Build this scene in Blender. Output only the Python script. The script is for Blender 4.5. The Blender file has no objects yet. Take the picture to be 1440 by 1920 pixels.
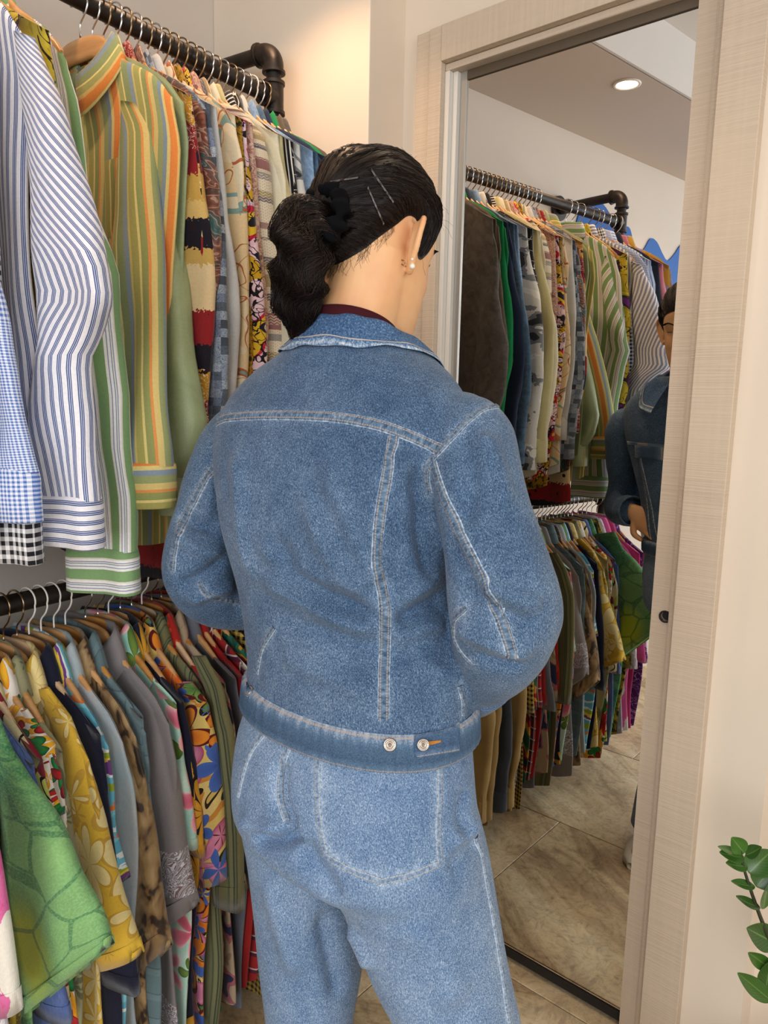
import bpy, bmesh, math, random
import numpy as np
from mathutils import Vector, Matrix, noise as mnoise
from mathutils.bvhtree import BVHTree

PI = math.pi
SC = bpy.context.scene
COL = SC.collection

# ------------------------------------------------------------------ camera
CAM_LOC = Vector((0.0, 0.0, 1.38))
CR = Vector((0.83452, 0.55058, 0.02083))
CU = Vector((-0.101, 0.1157, 0.98814))
CF = Vector((-0.54164, 0.82672, -0.15216))
FPX = 1387.0
cd = bpy.data.cameras.new('camera')
cam = bpy.data.objects.new('camera', cd)
COL.objects.link(cam)
_r = CR.normalized(); _f = CF.normalized(); _u = _r.cross(_f).normalized(); _r = _f.cross(_u)
cam.matrix_world = Matrix(((_r.x, _u.x, -_f.x, 0), (_r.y, _u.y, -_f.y, 0), (_r.z, _u.z, -_f.z, CAM_LOC.z), (0, 0, 0, 1)))
cd.sensor_fit = 'VERTICAL'; cd.sensor_height = 24.0
cd.lens = FPX / 1920.0 * 24.0
cd.clip_start = 0.02
SC.camera = cam

def px_ray(px, py):
    return (_f + _r * ((px - 720) / FPX) + _u * ((960 - py) / FPX))

# ------------------------------------------------------------------ world, lights, exposure
SC.view_settings.view_transform = 'Standard'
SC.view_settings.look = 'None'
SC.view_settings.gamma = 1.0
SC.view_settings.use_curve_mapping = False
SC.view_settings.exposure = 0.0
SC.cycles.max_bounces = 8
SC.cycles.diffuse_bounces = 4
SC.cycles.glossy_bounces = 5
SC.cycles.sample_clamp_indirect = 6.0
SC.cycles.caustics_reflective = False

w = bpy.data.worlds.new('world'); SC.world = w
w.use_nodes = True
w.node_tree.nodes['Background'].inputs[0].default_value = (0.80, 0.90, 1.0, 1)
w.node_tree.nodes['Background'].inputs[1].default_value = 1.0

def area_light(name, loc, target, sx, sy, power, col):
    l = bpy.data.lights.new(name, 'AREA'); l.shape = 'RECTANGLE'; l.size = sx; l.size_y = sy
    l.energy = power; l.color = col
    o = bpy.data.objects.new(name, l); COL.objects.link(o)
    o.location = loc
    d = Vector(target) - Vector(loc)
    o.rotation_euler = d.to_track_quat('-Z', 'Y').to_euler()
    return o

# daylight through the shop's front window (behind and to the right of the camera)
area_light('window_daylight', (0.6, -2.72, 1.65), (0.3, 0.0, 1.3), 2.9, 1.9, 72, (0.98, 0.985, 1.0))
# a second bay of the shop front, round the corner on the right
area_light('side_window_daylight', (2.42, -0.7, 1.7), (-0.4, -0.1, 1.35), 1.9, 1.9, 34, (0.99, 0.985, 1.0))

# ------------------------------------------------------------------ helpers
def srgb(h):
    h = h.lstrip('#')
    out = []
    for i in (0, 2, 4):
        c = int(h[i:i+2], 16) / 255.0
        out.append(c / 12.92 if c <= 0.04045 else ((c + 0.055) / 1.055) ** 2.4)
    return (out[0], out[1], out[2], 1.0)

class G:
    """small wrapper that writes shader node graphs"""
    def __init__(s, name):
        s.mat = bpy.data.materials.new(name); s.mat.use_nodes = True
        s.t = s.mat.node_tree; s.t.nodes.clear()
        s.out = s.t.nodes.new('ShaderNodeOutputMaterial')
        s.b = s.t.nodes.new('ShaderNodeBsdfPrincipled')
        s.t.links.new(s.b.outputs[0], s.out.inputs[0])
        s._uv = None; s._obj = None
    def node(s, ty): return s.t.nodes.new(ty)
    def link(s, v, sock):
        if isinstance(v, bpy.types.NodeSocket): s.t.links.new(v, sock)
        elif isinstance(v, str): sock.default_value = srgb(v)
        elif isinstance(v, (tuple, list)):
            sock.default_value = v if len(v) == len(sock.default_value) else tuple(v) + (1.0,)
        else: sock.default_value = v
    def m(s, op, a, b=None, c=None):
        n = s.node('ShaderNodeMath'); n.operation = op
        s.link(a, n.inputs[0])
        if b is not None: s.link(b, n.inputs[1])
        if c is not None: s.link(c, n.inputs[2])
        return n.outputs[0]
    def mix(s, f, a, b, mode='MIX'):
        n = s.node('ShaderNodeMix'); n.data_type = 'RGBA'; n.blend_type = mode
        s.link(f, n.inputs[0]); s.link(a, n.inputs[6]); s.link(b, n.inputs[7])
        return n.outputs[2]
    def ramp(s, f, stops, const=False):
        n = s.node('ShaderNodeValToRGB'); cr = n.color_ramp
        cr.interpolation = 'CONSTANT' if const else 'LINEAR'
        while len(cr.elements) > 1: cr.elements.remove(cr.elements[-1])
        cr.elements[0].position = stops[0][0]; 
        def c(v): return srgb(v) if isinstance(v, str) else ((v, v, v, 1) if isinstance(v, (int, float)) else v)
        cr.elements[0].color = c(stops[0][1])
        for p, v in stops[1:]:
            e = cr.elements.new(min(p, 1.0)); e.color = c(v)
        s.link(f, n.inputs[0])
        return n.outputs[0]
    def noise(s, vec, scale, detail=2.0, rough=0.5, dist=0.0, col=False):
        n = s.node('ShaderNodeTexNoise')
        s.link(vec, n.inputs['Vector']); n.inputs['Scale'].default_value = scale
        n.inputs['Detail'].default_value = detail; n.inputs['Roughness'].default_value = rough
        n.inputs['Distortion'].default_value = dist
        return n.outputs[1] if col else n.outputs[0]
    def vor(s, vec, scale, feat='F1', rnd=1.0, dist='EUCLIDEAN'):
        n = s.node('ShaderNodeTexVoronoi'); n.feature = feat
        if feat != 'DISTANCE_TO_EDGE': n.distance = dist
        s.link(vec, n.inputs['Vector']); n.inputs['Scale'].default_value = scale
        n.inputs['Randomness'].default_value = rnd
        return n
    def comb(s, x, y, z=0.0):
        n = s.node('ShaderNodeCombineXYZ')
        s.link(x, n.inputs[0]); s.link(y, n.inputs[1]); s.link(z, n.inputs[2])
        return n.outputs[0]
    def sep(s, v):
        n = s.node('ShaderNodeSeparateXYZ'); s.link(v, n.inputs[0]); return n.outputs
    def vm(s, op, a, b=None, sc=None):
        n = s.node('ShaderNodeVectorMath'); n.operation = op
        s.link(a, n.inputs[0])
        if b is not None: s.link(b, n.inputs[1])
        if sc is not None: s.link(sc, n.inputs['Scale'])
        return n.outputs[0]
    def uv(s):
        if s._uv is None:
            n = s.node('ShaderNodeUVMap'); n.uv_map = 'UV'; s._uv = n.outputs[0]
        return s._uv
    def obj(s):
        if s._obj is None:
            n = s.node('ShaderNodeTexCoord'); s._obj = n.outputs['Object']
        return s._obj
    def warp(s, vec, scale, amt):
        nz = s.noise(vec, scale, 2.0, col=True)
        d = s.vm('SUBTRACT', nz, (0.5, 0.5, 0.5))
        d = s.vm('SCALE', d, sc=amt)
        return s.vm('ADD', vec, d)
    def bump(s, h, strength=0.3, dist=0.001, normal=None):
        n = s.node('ShaderNodeBump'); s.link(h, n.inputs['Height'])
        n.inputs['Strength'].default_value = strength; n.inputs['Distance'].default_value = dist
        if normal is not None: s.link(normal, n.inputs['Normal'])
        return n.outputs[0]
    def attr(s, name):
        n = s.node('ShaderNodeAttribute'); n.attribute_name = name; return n.outputs['Fac']
    def fin(s, col, rough=0.8, normal=None, metal=0.0, spec=0.3, sheen=0.0, **k):
        s.link(col, s.b.inputs['Base Color']); s.link(rough, s.b.inputs['Roughness'])
        s.link(metal, s.b.inputs['Metallic'])
        s.b.inputs['Specular IOR Level'].default_value = spec
        if sheen: s.b.inputs['Sheen Weight'].default_value = sheen
        if normal is not None: s.link(normal, s.b.inputs['Normal'])
        for kk, v in k.items(): s.link(v, s.b.inputs[kk.replace('_', ' ')])
        return s.mat

def simple_mat(name, col, rough=0.5, metal=0.0, spec=0.5):
    g = G(name); return g.fin(col, rough, metal=metal, spec=spec)

def tag(o, label=None, cat=None, group=None, kind=None):
    if label: o['label'] = label
    if cat: o['category'] = cat
    if group: o['group'] = group
    if kind: o['kind'] = kind
    return o

def empty(name, loc=(0, 0, 0), rz=0.0):
    o = bpy.data.objects.new(name, None); COL.objects.link(o)
    o.location = loc; o.rotation_euler = (0, 0, rz)
    o.empty_display_size = 0.05
    return o

class MB:
    """collects geometry, makes one mesh object"""
    def __init__(s): s.v = []; s.f = []; s.uvs = []; s.mi = []
    def add(s, verts, faces, uvs=None, mi=0):
        b = len(s.v); s.v.extend([tuple(p) for p in verts])
        for k, f in enumerate(faces):
            s.f.append(tuple(b + i for i in f)); s.mi.append(mi)
            s.uvs.append([uvs[i] for i in f] if uvs is not None and not isinstance(uvs[0], list) else (uvs[k] if uvs is not None else [(0, 0)] * len(f)))
    def box(s, o, ax, ay, az, mi=0):
        """box from corner o with edge vectors"""
        o = Vector(o); ax = Vector(ax); ay = Vector(ay); az = Vector(az)
        vs = [o, o+ax, o+ax+ay, o+ay, o+az, o+ax+az, o+ax+ay+az, o+ay+az]
        fs = [(0,3,2,1),(4,5,6,7),(0,1,5,4),(1,2,6,5),(2,3,7,6),(3,0,4,7)]
        lx, ly, lz = ax.length, ay.length, az.length
        uv = [[(0,0),(0,ly),(lx,ly),(lx,0)],[(0,0),(lx,0),(lx,ly),(0,ly)],[(0,0),(lx,0),(lx,lz),(0,lz)],
              [(0,0),(ly,0),(ly,lz),(0,lz)],[(0,0),(lx,0),(lx,lz),(0,lz)],[(0,0),(ly,0),(ly,lz),(0,lz)]]
        s.add(vs, fs, uv, mi)
    def grid(s, P, closed_u=False, uv=None, mi=0, cap0=False, cap1=False):
        """P: rows (list) of lists of points; faces between rows; closed_u wraps each row"""
        R = len(P); Cn = len(P[0]); b = len(s.v)
        for row in P: s.v.extend([tuple(p) for p in row])
        for r in range(R-1):
            for c in range(Cn if closed_u else Cn-1):
                c2 = (c+1) % Cn
                s.f.append((b+r*Cn+c, b+r*Cn+c2, b+(r+1)*Cn+c2, b+(r+1)*Cn+c)); s.mi.append(mi)
                if uv is not None:
                    u2 = c+1
                    s.uvs.append([uv[r][c], uv[r][u2], uv[r+1][u2], uv[r+1][c]])
                else: s.uvs.append([(c/Cn, r/R), ((c+1)/Cn, r/R), ((c+1)/Cn, (r+1)/R), (c/Cn, (r+1)/R)])
        if cap0: s.f.append(tuple(b+c for c in range(Cn))); s.mi.append(mi); s.uvs.append([(0,0)]*Cn)
        if cap1: s.f.append(tuple(b+(R-1)*Cn+c for c in reversed(range(Cn)))); s.mi.append(mi); s.uvs.append([(0,0)]*Cn)
    def tube(s, pts, r, n=8, caps=True, mi=0, up=None, closed=False):
        pts = [Vector(p) for p in pts]; rows = []
        N = len(pts)
        rr = r if isinstance(r, (list, tuple)) else [r]*N
        prev = None
        for i, p in enumerate(pts):
            if closed: t = pts[(i+1) % N] - pts[i-1]
            else: t = pts[min(i+1, N-1)] - pts[max(i-1, 0)]
            t.normalize()
            if prev is None:
                a = Vector(up) if up is not None else (Vector((0,0,1)) if abs(t.z) < 0.9 else Vector((1,0,0)))
                x = (a - t*a.dot(t)).normalized()
            else:
                x = (prev - t*prev.dot(t))
                if x.length < 1e-6: x = t.orthogonal()
                x.normalize()
            prev = x; y = t.cross(x)
            rows.append([p + (x*math.cos(2*PI*k/n) + y*math.sin(2*PI*k/n))*rr[i] for k in range(n)])
        if closed: rows.append(rows[0])
        s.grid(rows, True, mi=mi, cap0=caps and not closed, cap1=caps and not closed,
               uv=[[(k/n, i*0.01) for k in range(n+1)] for i in range(len(rows))])
    def lathe(s, prof, origin=(0,0,0), axis=(0,0,1), n=16, mi=0, caps=True):
        """prof: list of (r, h) along axis"""
        o = Vector(origin); a = Vector(axis).normalized()
        x = a.orthogonal().normalized(); y = a.cross(x)
        rows = [[o + a*h + (x*math.cos(2*PI*k/n) + y*math.sin(2*PI*k/n))*max(r, 1e-5) for k in range(n)] for r, h in prof]
        s.grid(rows, True, mi=mi, cap0=caps, cap1=caps)
    def build(s, name, mats, parent=None, smooth=True, sharp=None, bevel=0.0, world=False):
        me = bpy.data.meshes.new(name); me.from_pydata(s.v, [], s.f)
        ul = me.uv_layers.new(name='UV')
        flat = np.array([c for f in s.uvs for p in f for c in p], dtype=np.float32)
        if len(flat) == len(ul.data)*2: ul.data.foreach_set('uv', flat)
        if not isinstance(mats, (list, tuple)): mats = [mats]
        for m_ in mats: me.materials.append(m_)
        me.polygons.foreach_set('material_index', s.mi)
        me.polygons.foreach_set('use_smooth', [smooth]*len(me.polygons))
        me.update()
        if smooth and sharp is not None:
            try: me.set_sharp_from_angle(angle=sharp)
            except Exception: pass
        o = bpy.data.objects.new(name, me); COL.objects.link(o)
        if bevel > 0:
            bv = o.modifiers.new('bevel', 'BEVEL'); bv.width = bevel; bv.segments = 2; bv.limit_method = 'ANGLE'
        if parent is not None: o.parent = parent
        return o

def copy_tree(o, parent=None):
    c = o.copy(); COL.objects.link(c); c.parent = parent
    for ch in list(o.children): copy_tree(ch, c)
    return c

def smoothstep(a, b, x):
    t = max(0.0, min(1.0, (x-a)/(b-a))); return t*t*(3-2*t)
def lerp(a, b, t): return a + (b-a)*t
def interp(x, xs, ys):
    return float(np.interp(x, xs, ys))
def catmull(pts, n):
    """sample a smooth curve through pts"""
    P = [Vector(p) for p in pts]; out = []
    P = [P[0]*2-P[1]] + P + [P[-1]*2-P[-2]]
    segs = len(P)-3
    for i in range(n):
        u = i/(n-1)*segs; k = min(int(u), segs-1); t = u-k
        a, b, c, d = P[k:k+4]
        out.append(0.5*((2*b) + (c-a)*t + (2*a-5*b+4*c-d)*t*t + (3*b-a-3*c+d)*t**3))
    return out
# ------------------------------------------------------------------ the room
MN = Vector((0.13243, 0.99119, 0)); MM = Vector((-0.99119, 0.13243, 0)); MD = 1.4721
def Mp(t, off, z): return MN*(MD-off) + MM*t + Vector((0, 0, z))
ZUP = Vector((0, 0, 1))
XL = -1.50          # wall behind the rack
YB = 1.453          # end wall
XB = -1.016         # end wall's free corner
ZC = 2.448; ZT = 2.95
WALL_OFF = 0.022    # plaster face of the mirror wall in front of the glass

def plaster(name, col, bscale=9.0):
    g = G(name); v = g.obj()
    n1 = g.noise(v, 1.3, 3.0); n2 = g.noise(v, 160, 2.0); n3 = g.noise(v, bscale, 4.0)
    c = g.mix(g.ramp(n1, [(0.35, 0.0), (0.7, 1.0)]), col, g_scale(col, 0.94))
    h = g.m('ADD', g.m('MULTIPLY', n2, 0.25), n3)
    return g.fin(c, 0.75, g.bump(h, 0.10, 0.004), spec=0.25)
def g_scale(h, k):
    c = srgb(h) if isinstance(h, str) else h
    return (c[0]*k, c[1]*k, c[2]*k, 1.0)

M_wall = plaster('cream_wall_paint', '#d9cfc4')
M_ceil = plaster('warm_grey_ceiling_paint', '#d0c2b6')
M_white = plaster('white_ceiling_paint', '#dedad6')
M_warmwall = plaster('warm_white_wall_paint', '#e5d7c4')

def laminate(name, vertical=True, tint='#cdbba5'):
    g = G(name); v = g.uv()
    s_ = g.sep(v)
    # fine combing across the plank
    c1 = g.comb(g.m('MULTIPLY', s_[0], 4.0), g.m('MULTIPLY', s_[1], 330.0 if vertical else 330.0))
    w1 = g.noise(g.warp(c1, 0.35, 1.6), 1.0, 2.0, 0.6)
    c2 = g.comb(g.m('MULTIPLY', s_[0], 90.0), g.m('MULTIPLY', s_[1], 2.0))
    w2 = g.noise(c2, 1.0, 3.0)
    patch = g.ramp(g.noise(v, 3.2, 2.0), [(0.36, 0.25), (0.66, 1.0)])
    h = g.m('MULTIPLY', g.ramp(w1, [(0.38, 0.0), (0.62, 1.0)]), patch)
    col = g.mix(g.m('MULTIPLY', h, 0.55), tint, g_scale(tint, 0.72))
    col = g.mix(g.m('MULTIPLY', g.ramp(w2, [(0.4, 0.0), (0.7, 1.0)]), 0.35), col, g_scale(tint, 1.07))
    hh = g.m('ADD', g.m('MULTIPLY', h, -1.0), g.m('MULTIPLY', w2, 0.3))
    return g.fin(col, 0.62, g.bump(hh, 0.35, 0.0012), spec=0.3)
M_lam = laminate('brushed_pale_laminate')

def floor_mat():
    g = G('marbled_brown_tile'); v = g.obj()
    loc = g.node('ShaderNodeObjectInfo').outputs['Random']
    off = g.comb(g.m('MULTIPLY', loc, 37.0), g.m('MULTIPLY', loc, 17.0), 0.0)
    gm = g.node('ShaderNodeNewGeometry').outputs['Position']
    s_ = g.sep(gm)
    # directional veins
    a = 0.5
    u = g.m('ADD', g.m('MULTIPLY', s_[0], math.cos(a)), g.m('MULTIPLY', s_[1], math.sin(a)))
    vv = g.m('ADD', g.m('MULTIPLY', s_[0], -math.sin(a)), g.m('MULTIPLY', s_[1], math.cos(a)))
    p = g.vm('ADD', g.comb(g.m('MULTIPLY', u, 1.3), g.m('MULTIPLY', vv, 5.0), 0.0), off)
    pw = g.warp(p, 0.9, 1.6)
    n1 = g.noise(pw, 1.0, 8.0, 0.68, 0.6)
    n2 = g.noise(g.warp(g.vm('ADD', gm, off), 5, 0.25), 17.0, 6.0, 0.72, 1.0)
    n3 = g.noise(g.vm('ADD', gm, off), 1.6, 3.0)
    base = g.ramp(n1, [(0.28, '#7a6850'), (0.40, '#a89272'), (0.50, '#cbb691'), (0.62, '#dfcfac'), (0.8, '#eadfc2')])
    n4 = g.noise(g.vm('MULTIPLY', g.warp(gm, 9, 0.12), (60, 60, 1)), 1.0, 5.0, 0.7)
    spk = g.mix(0.5, g.ramp(n2, [(0.34, 0.38), (0.52, 1.0), (0.7, 1.2)]), g.ramp(n4, [(0.34, 0.3), (0.5, 1.0), (0.7, 1.25)]))
    col = g.mix(0.8, base, spk, 'MULTIPLY')
    warm = g.mix(g.m('MULTIPLY', g.ramp(n3, [(0.45, 0.0), (0.7, 1.0)]), 0.45), col, g.mix(1.0, col, '#c99a6a', 'MULTIPLY'))
    rough = g.ramp(n2, [(0.3, 0.34), (0.7, 0.5)])
    return g.fin(warm, rough, g.bump(g.m('ADD', n1, g.m('MULTIPLY', n2, 0.5)), 0.12, 0.003), spec=0.45)
M_tile = floor_mat()
M_grout = simple_mat('dark_grout', '#5a4a3c', 0.9)

def struct(o, kind='structure'): o['kind'] = kind; return o

# floor: tiles laid parallel to the mirror wall
mb = MB(); mb.box((-1.9, -3.2, -0.06), (4.9, 0, 0), (0, 5.6, 0), (0, 0, 0.0555))
floor = struct(mb.build('floor', M_grout, smooth=False))
TS = 0.60; TL = 1.20
tile_mesh = {}
def tile_piece(t0, t1, d0, d1):
    """one floor tile between joints; t along the mirror wall, d = distance along the wall normal"""
    g_ = 0.0014
    t0 += g_; t1 -= g_; d0 += g_; d1 -= g_
    key = (round(t1-t0, 3), round(d1-d0, 3))
    if key not in tile_mesh:
        mb = MB(); w_, h_ = t1-t0, d1-d0; b = 0.0012
        lo = [(0,0,-0.008),(w_,0,-0.008),(w_,h_,-0.008),(0,h_,-0.008)]
        mid = [(0,0,-b),(w_,0,-b),(w_,h_,-b),(0,h_,-b)]
        top = [(b,b,0),(w_-b,b,0),(w_-b,h_-b,0),(b,h_-b,0)]
        vs = lo+mid+top
        fs = []
        for k in range(4):
            k2 = (k+1) % 4
            fs += [(k, k2, 4+k2, 4+k), (4+k, 4+k2, 8+k2, 8+k)]
        fs.append((8, 9, 10, 11))
        mb.add(vs, fs)
        o = mb.build('tile', M_tile, smooth=False); tile_mesh[key] = o.data
    else:
        o = bpy.data.objects.new('tile', tile_mesh[key]); COL.objects.link(o)
    o.parent = floor
    p = MM*t0 + MN*d0
    # local x -> MM, local y -> MN (left handed check: use rotation of MM)
    o.matrix_world = Matrix(((MM.x, -MN.x, 0, (MM*t0 + MN*d1).x), (MM.y, -MN.y, 0, (MM*t0 + MN*d1).y), (0, 0, 1, 0), (0, 0, 0, 1)))
    return o
rows = [1.4265 + TS*0 - TS*k for k in range(0, 8)]
tile_piece(-0.9, 0.43, 1.4265, 1.50); tile_piece(0.43, 1.03, 1.4265, 1.55); tile_piece(1.03, 1.9, 1.4265, 1.75)
for r_, d1 in enumerate(rows[:-1]):
    for k in range(-5, 4):
        t0 = 0.43 + k*TS + (0.0 if r_ % 2 == 0 else TS*0.5)
        tile_piece(t0, t0+TS, d1-TS, d1)

# walls
mb = MB(); mb.box((XL-0.1, -3.2, 0), (0.1, 0, 0), (0, 5.2, 0), (0, 0, 3.0))
struct(mb.build('wall_left', M_wall, smooth=False))
mb = MB(); mb.box((XL, YB, 0), (XB-XL, 0, 0), (0, 0.4, 0), (0, 0, 3.0))
struct(mb.build('wall_end', M_warmwall, smooth=False, bevel=0.003))

# mirror wall with the pocket-door opening
ZO = 2.135; TO0, TO1 = 0.50, 1.09
mb = MB()
def wbox(mb, t0, t1, o0, o1, z0, z1, mi=0):
    mb.box(Mp(t0, o0, z0), MM*(t1-t0), -MN*(o1-o0), ZUP*(z1-z0), mi)
wbox(mb, TO1, 1.42, -0.12, WALL_OFF, 0, 3.0)
wbox(mb, 0.297, TO0, -0.12, WALL_OFF, 0, 3.0)
wbox(mb, TO0, TO1, -0.12, WALL_OFF, ZO, 3.0)
wbox(mb, TO0, TO1, -0.12, -0.035, 0, ZO)
struct(mb.build('wall_mirror', M_warmwall, smooth=False))
# the wall steps back to the right of the door
mb = MB(); wbox(mb, -2.9, 0.297, -0.16, -0.055, 0, 3.0)
struct(mb.build('wall_far', M_warmwall, smooth=False))
# right, rear walls (behind the camera) with window openings
mb = MB()
mb.box((2.5, -3.0, 0), (0.1, 0, 0), (0, 1.2, 0), (0, 0, 3.0)); mb.box((2.5, 0.35, 0), (0.1, 0, 0), (0, 2.0, 0), (0, 0, 3.0))
mb.box((2.5, -1.8, 0), (0.1, 0, 0), (0, 2.15, 0), (0, 0, 0.65)); mb.box((2.5, -1.8, 2.7), (0.1, 0, 0), (0, 2.15, 0), (0, 0, 0.3))
struct(mb.build('wall_right', M_wall, smooth=False))
mb = MB()
mb.box((-1.5, -2.9, 0), (0.55, 0, 0), (0, 0.1, 0), (0, 0, 3.0)); mb.box((2.15, -2.9, 0), (0.35, 0, 0), (0, 0.1, 0), (0, 0, 3.0))
mb.box((-0.95, -2.9, 0), (3.1, 0, 0), (0, 0.1, 0), (0, 0, 0.6)); mb.box((-0.95, -2.9, 2.7), (3.1, 0, 0), (0, 0.1, 0), (0, 0, 0.3))
struct(mb.build('wall_back', M_wall, smooth=False))
# ceilings: a lowered strip over the rack, higher ceiling beyond
mb = MB(); mb.box((XL, -3.0, ZC), (XB-XL-0.004, 0, 0), (0, 5.0, 0), (0, 0, 0.5), 0)
low = struct(mb.build('ceiling', [M_ceil], smooth=False))
mb = MB(); mb.box((XB-0.006, -3.0, ZC-0.0), (0.012, 0, 0), (0, 5.0, 0), (0, 0, 0.182)); 
struct(mb.build('trim_1', M_white, smooth=False))
mb = MB(); mb.box((XB-0.004, -3.0, 2.63), (3.6, 0, 0), (0, 5.0, 0), (0, 0, 0.1))
struct(mb.build('ceiling_upper', M_white, smooth=False))

# skirting board right of the door
M_skirt = simple_mat('skirting_paint', '#e6ddcf', 0.5)

# ---- recessed downlights in the lowered ceiling
M_lampglass = G('lit_downlight_bulb')
M_lampglass.link((1.0, 0.86, 0.62), M_lampglass.b.inputs['Emission Color']); M_lampglass.b.inputs['Emission Strength'].default_value = 9.0
M_lampglass = M_lampglass.mat
M_chrome = simple_mat('chrome', '#d8d8d8', 0.15, 1.0)
M_whitering = simple_mat('white_lamp_ring', '#e8e2d8', 0.35)
def downlight(x, y, power, label, spot=2.1, blend=0.8, tx=0, ty=0, col=(1.0, 0.63, 0.38)):
    t = empty('downlight', (x, y, ZC)); tag(t, label, 'ceiling light', 'recessed downlights over the rack')
    mb = MB(); mb.lathe([(0.046, -0.0005), (0.046, -0.004), (0.040, -0.006), (0.034, -0.002), (0.033, 0.0)], n=32, caps=False)
    mb.build('ring', M_whitering, t)
    mb = MB(); mb.lathe([(0.033, -0.001), (0.031, -0.0045), (0.024, -0.0075), (0.0, -0.009)], n=32, caps=False)
    mb.build('bulb', M_lampglass, t)
    l = bpy.data.lights.new('downlight_glow', 'SPOT'); l.energy = power; l.color = col
    l.spot_size = spot; l.spot_blend = blend; l.shadow_soft_size = 0.03
    o = bpy.data.objects.new('downlight_glow', l); COL.objects.link(o)
    o.parent = t; o.location = (0, 0, -0.03)
    o.rotation_euler = (math.radians(ty), math.radians(tx), 0)
    return t
downlight(-1.103, 0.537, 9, 'small round recessed downlight glowing in the lowered ceiling, seen in the mirror')
downlight(-1.08, 1.20, 14, 'round recessed downlight over the end wall, the one that warms the corner behind the rack')
downlight(-1.10, -0.30, 9, 'round recessed downlight nearest the shop window, over the near end of the rack')

t_ = downlight(-0.42, 1.12, 13, 'round recessed downlight in the higher ceiling just in front of the mirror', spot=1.25, col=(1.0, 0.80, 0.55)); t_.location.z = 2.63

# ---- mirror door in its casing
M_mirror = G('mirror_glass'); M_mirror = M_mirror.fin((0.86, 0.87, 0.86, 1), 0.0, metal=1.0)
M_alu = simple_mat('satin_grey_profile', '#b9b5ad', 0.35, 0.6)
M_dark = simple_mat('dark_gap', '#1d1712', 0.8)
M_bead = laminate('laminate_trim', tint='#cbb9a4')
M_whiteprof = simple_mat('white_profile', '#dad5cb', 0.4)

door = empty('mirror_door', Mp(0.8, 0, 0)); tag(door, 'tall sliding mirror panel set in a pale laminate door frame, reflecting the clothes rack', 'mirror')
def mdoor(name, mats, parent, boxes, bevel=0.0, world_parent=True):
    mb = MB()
    base = parent.location if parent is not None else Vector((0, 0, 0))
    for (t0, t1, o0, o1, z0, z1) in boxes:
        mb.box(Mp(t0, o0, z0) - base, MM*(t1-t0), -MN*(o1-o0), ZUP*(z1-z0))
    return mb.build(name, mats, parent, smooth=False, bevel=bevel)
mdoor('glass', M_mirror, door, [(0.515, 1.0485, -0.006, 0.0, 0.035, 2.0925)])
mdoor('backing_board', M_dark, door, [(0.515, 1.10, -0.03, -0.0065, 0.03, 2.14)])
mdoor('bottom_rail', M_dark, door, [(0.515, 1.085, -0.03, 0.004, 0.012, 0.033)])
mdoor('edge_profile', M_alu, door, [(1.0486, 1.066, -0.03, 0.004, 0.03, 2.125)], 0.001)
mdoor('top_profile', simple_mat('bronze_track', '#6d6152', 0.4, 0.5), door, [(0.515, 1.0486, -0.03, 0.005, 2.0930, 2.112)], 0.001)

frame = empty('door_frame', Mp(0.8, 0, 0)); tag(frame, 'pale brushed laminate door frame with stepped casing around the tall mirror', 'door frame')
# right side : stop strip with a latch hole, bead, casing
mb = MB()
t0, t1 = 0.4985, 0.5365
hz, hr, ht = 0.960, 0.0095, 0.5075
base = frame.location
def F(t, o, z): return Mp(t, o, z) - base
# strip as three boxes around a square that holds the round hole
zz = [0.0, hz-0.012, hz+0.012, 2.112]
wb = lambda a, b, o0, o1, z0, z1: mb.box(Mp(a, o0, z0)-base, MM*(b-a), -MN*(o1-o0), ZUP*(z1-z0))
wb(t0, t1, 0.001, 0.018, zz[0], zz[1]); wb(t0, t1, 0.001, 0.018, zz[2], zz[3])
wb(ht+0.012, t1, 0.001, 0.018, zz[1], zz[2])
# plate with the round hole
N = 32; ring = []; outer = []
for k in range(N):
    a = 2*PI*k/N; c, s_ = math.cos(a), math.sin(a)
    q = 0.012/max(abs(c), abs(s_))
    outer.append(F(max(ht+c*q, t0), 0.018, hz+s_*q)); ring.append(F(max(ht+c*hr, t0), 0.018, hz+s_*hr))
deep = [F(max(ht+math.cos(2*PI*k/N)*hr, t0), 0.004, hz+math.sin(2*PI*k/N)*hr) for k in range(N)]
mb.grid([outer, ring, deep], True)
mb.build('stop_strip', M_bead, frame, smooth=False)
mb = MB(); mb.lathe([(0.0095, 0.0), (0.0095, 0.006), (0.0125, 0.007), (0.0125, 0.0045), (0.0122, 0.0)], F(ht, 0.0135, hz), -MN, n=28, caps=False)
mb.lathe([(0.0, 0.0), (0.0094, 0.0)], F(ht, 0.0095, hz), -MN, n=28, caps=False)
tag(mb.build('latch_ring', M_dark, frame), 'small round black latch hole')
mdoor('bead', M_bead, frame, [(0.4835, 0.4975, 0.0, 0.030, 0, 2.128)], 0.003)
mdoor('bead', M_bead, frame, [(0.4975, 1.092, 0.0, 0.030, 2.1125, 2.128)], 0.003)
# left jamb layers
mdoor('jamb', M_whiteprof, frame, [(1.0665, 1.0785, -0.03, 0.016, 0, 2.1125)], 0.0015)
mdoor('jamb', M_whiteprof, frame, [(1.079, 1.092, 0.0, 0.030, 0, 2.1125)], 0.0015)
# casings
mdoor('casing', M_lam, frame, [(0.4085, 0.483, 0.022, 0.047, 0, 2.1285)], 0.0015)
mdoor('casing', M_lam, frame, [(1.0925, 1.128, 0.022, 0.044, 0, 2.205), ], 0.0015)
mdoor('casing', M_lam, frame, [(1.1285, 1.168, 0.022, 0.040, 0, 2.205), ], 0.0015)
hd = mdoor('casing', M_lam, frame, [(0.4085, 1.092, 0.022, 0.047, 2.129, 2.204)], 0.0015)
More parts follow.
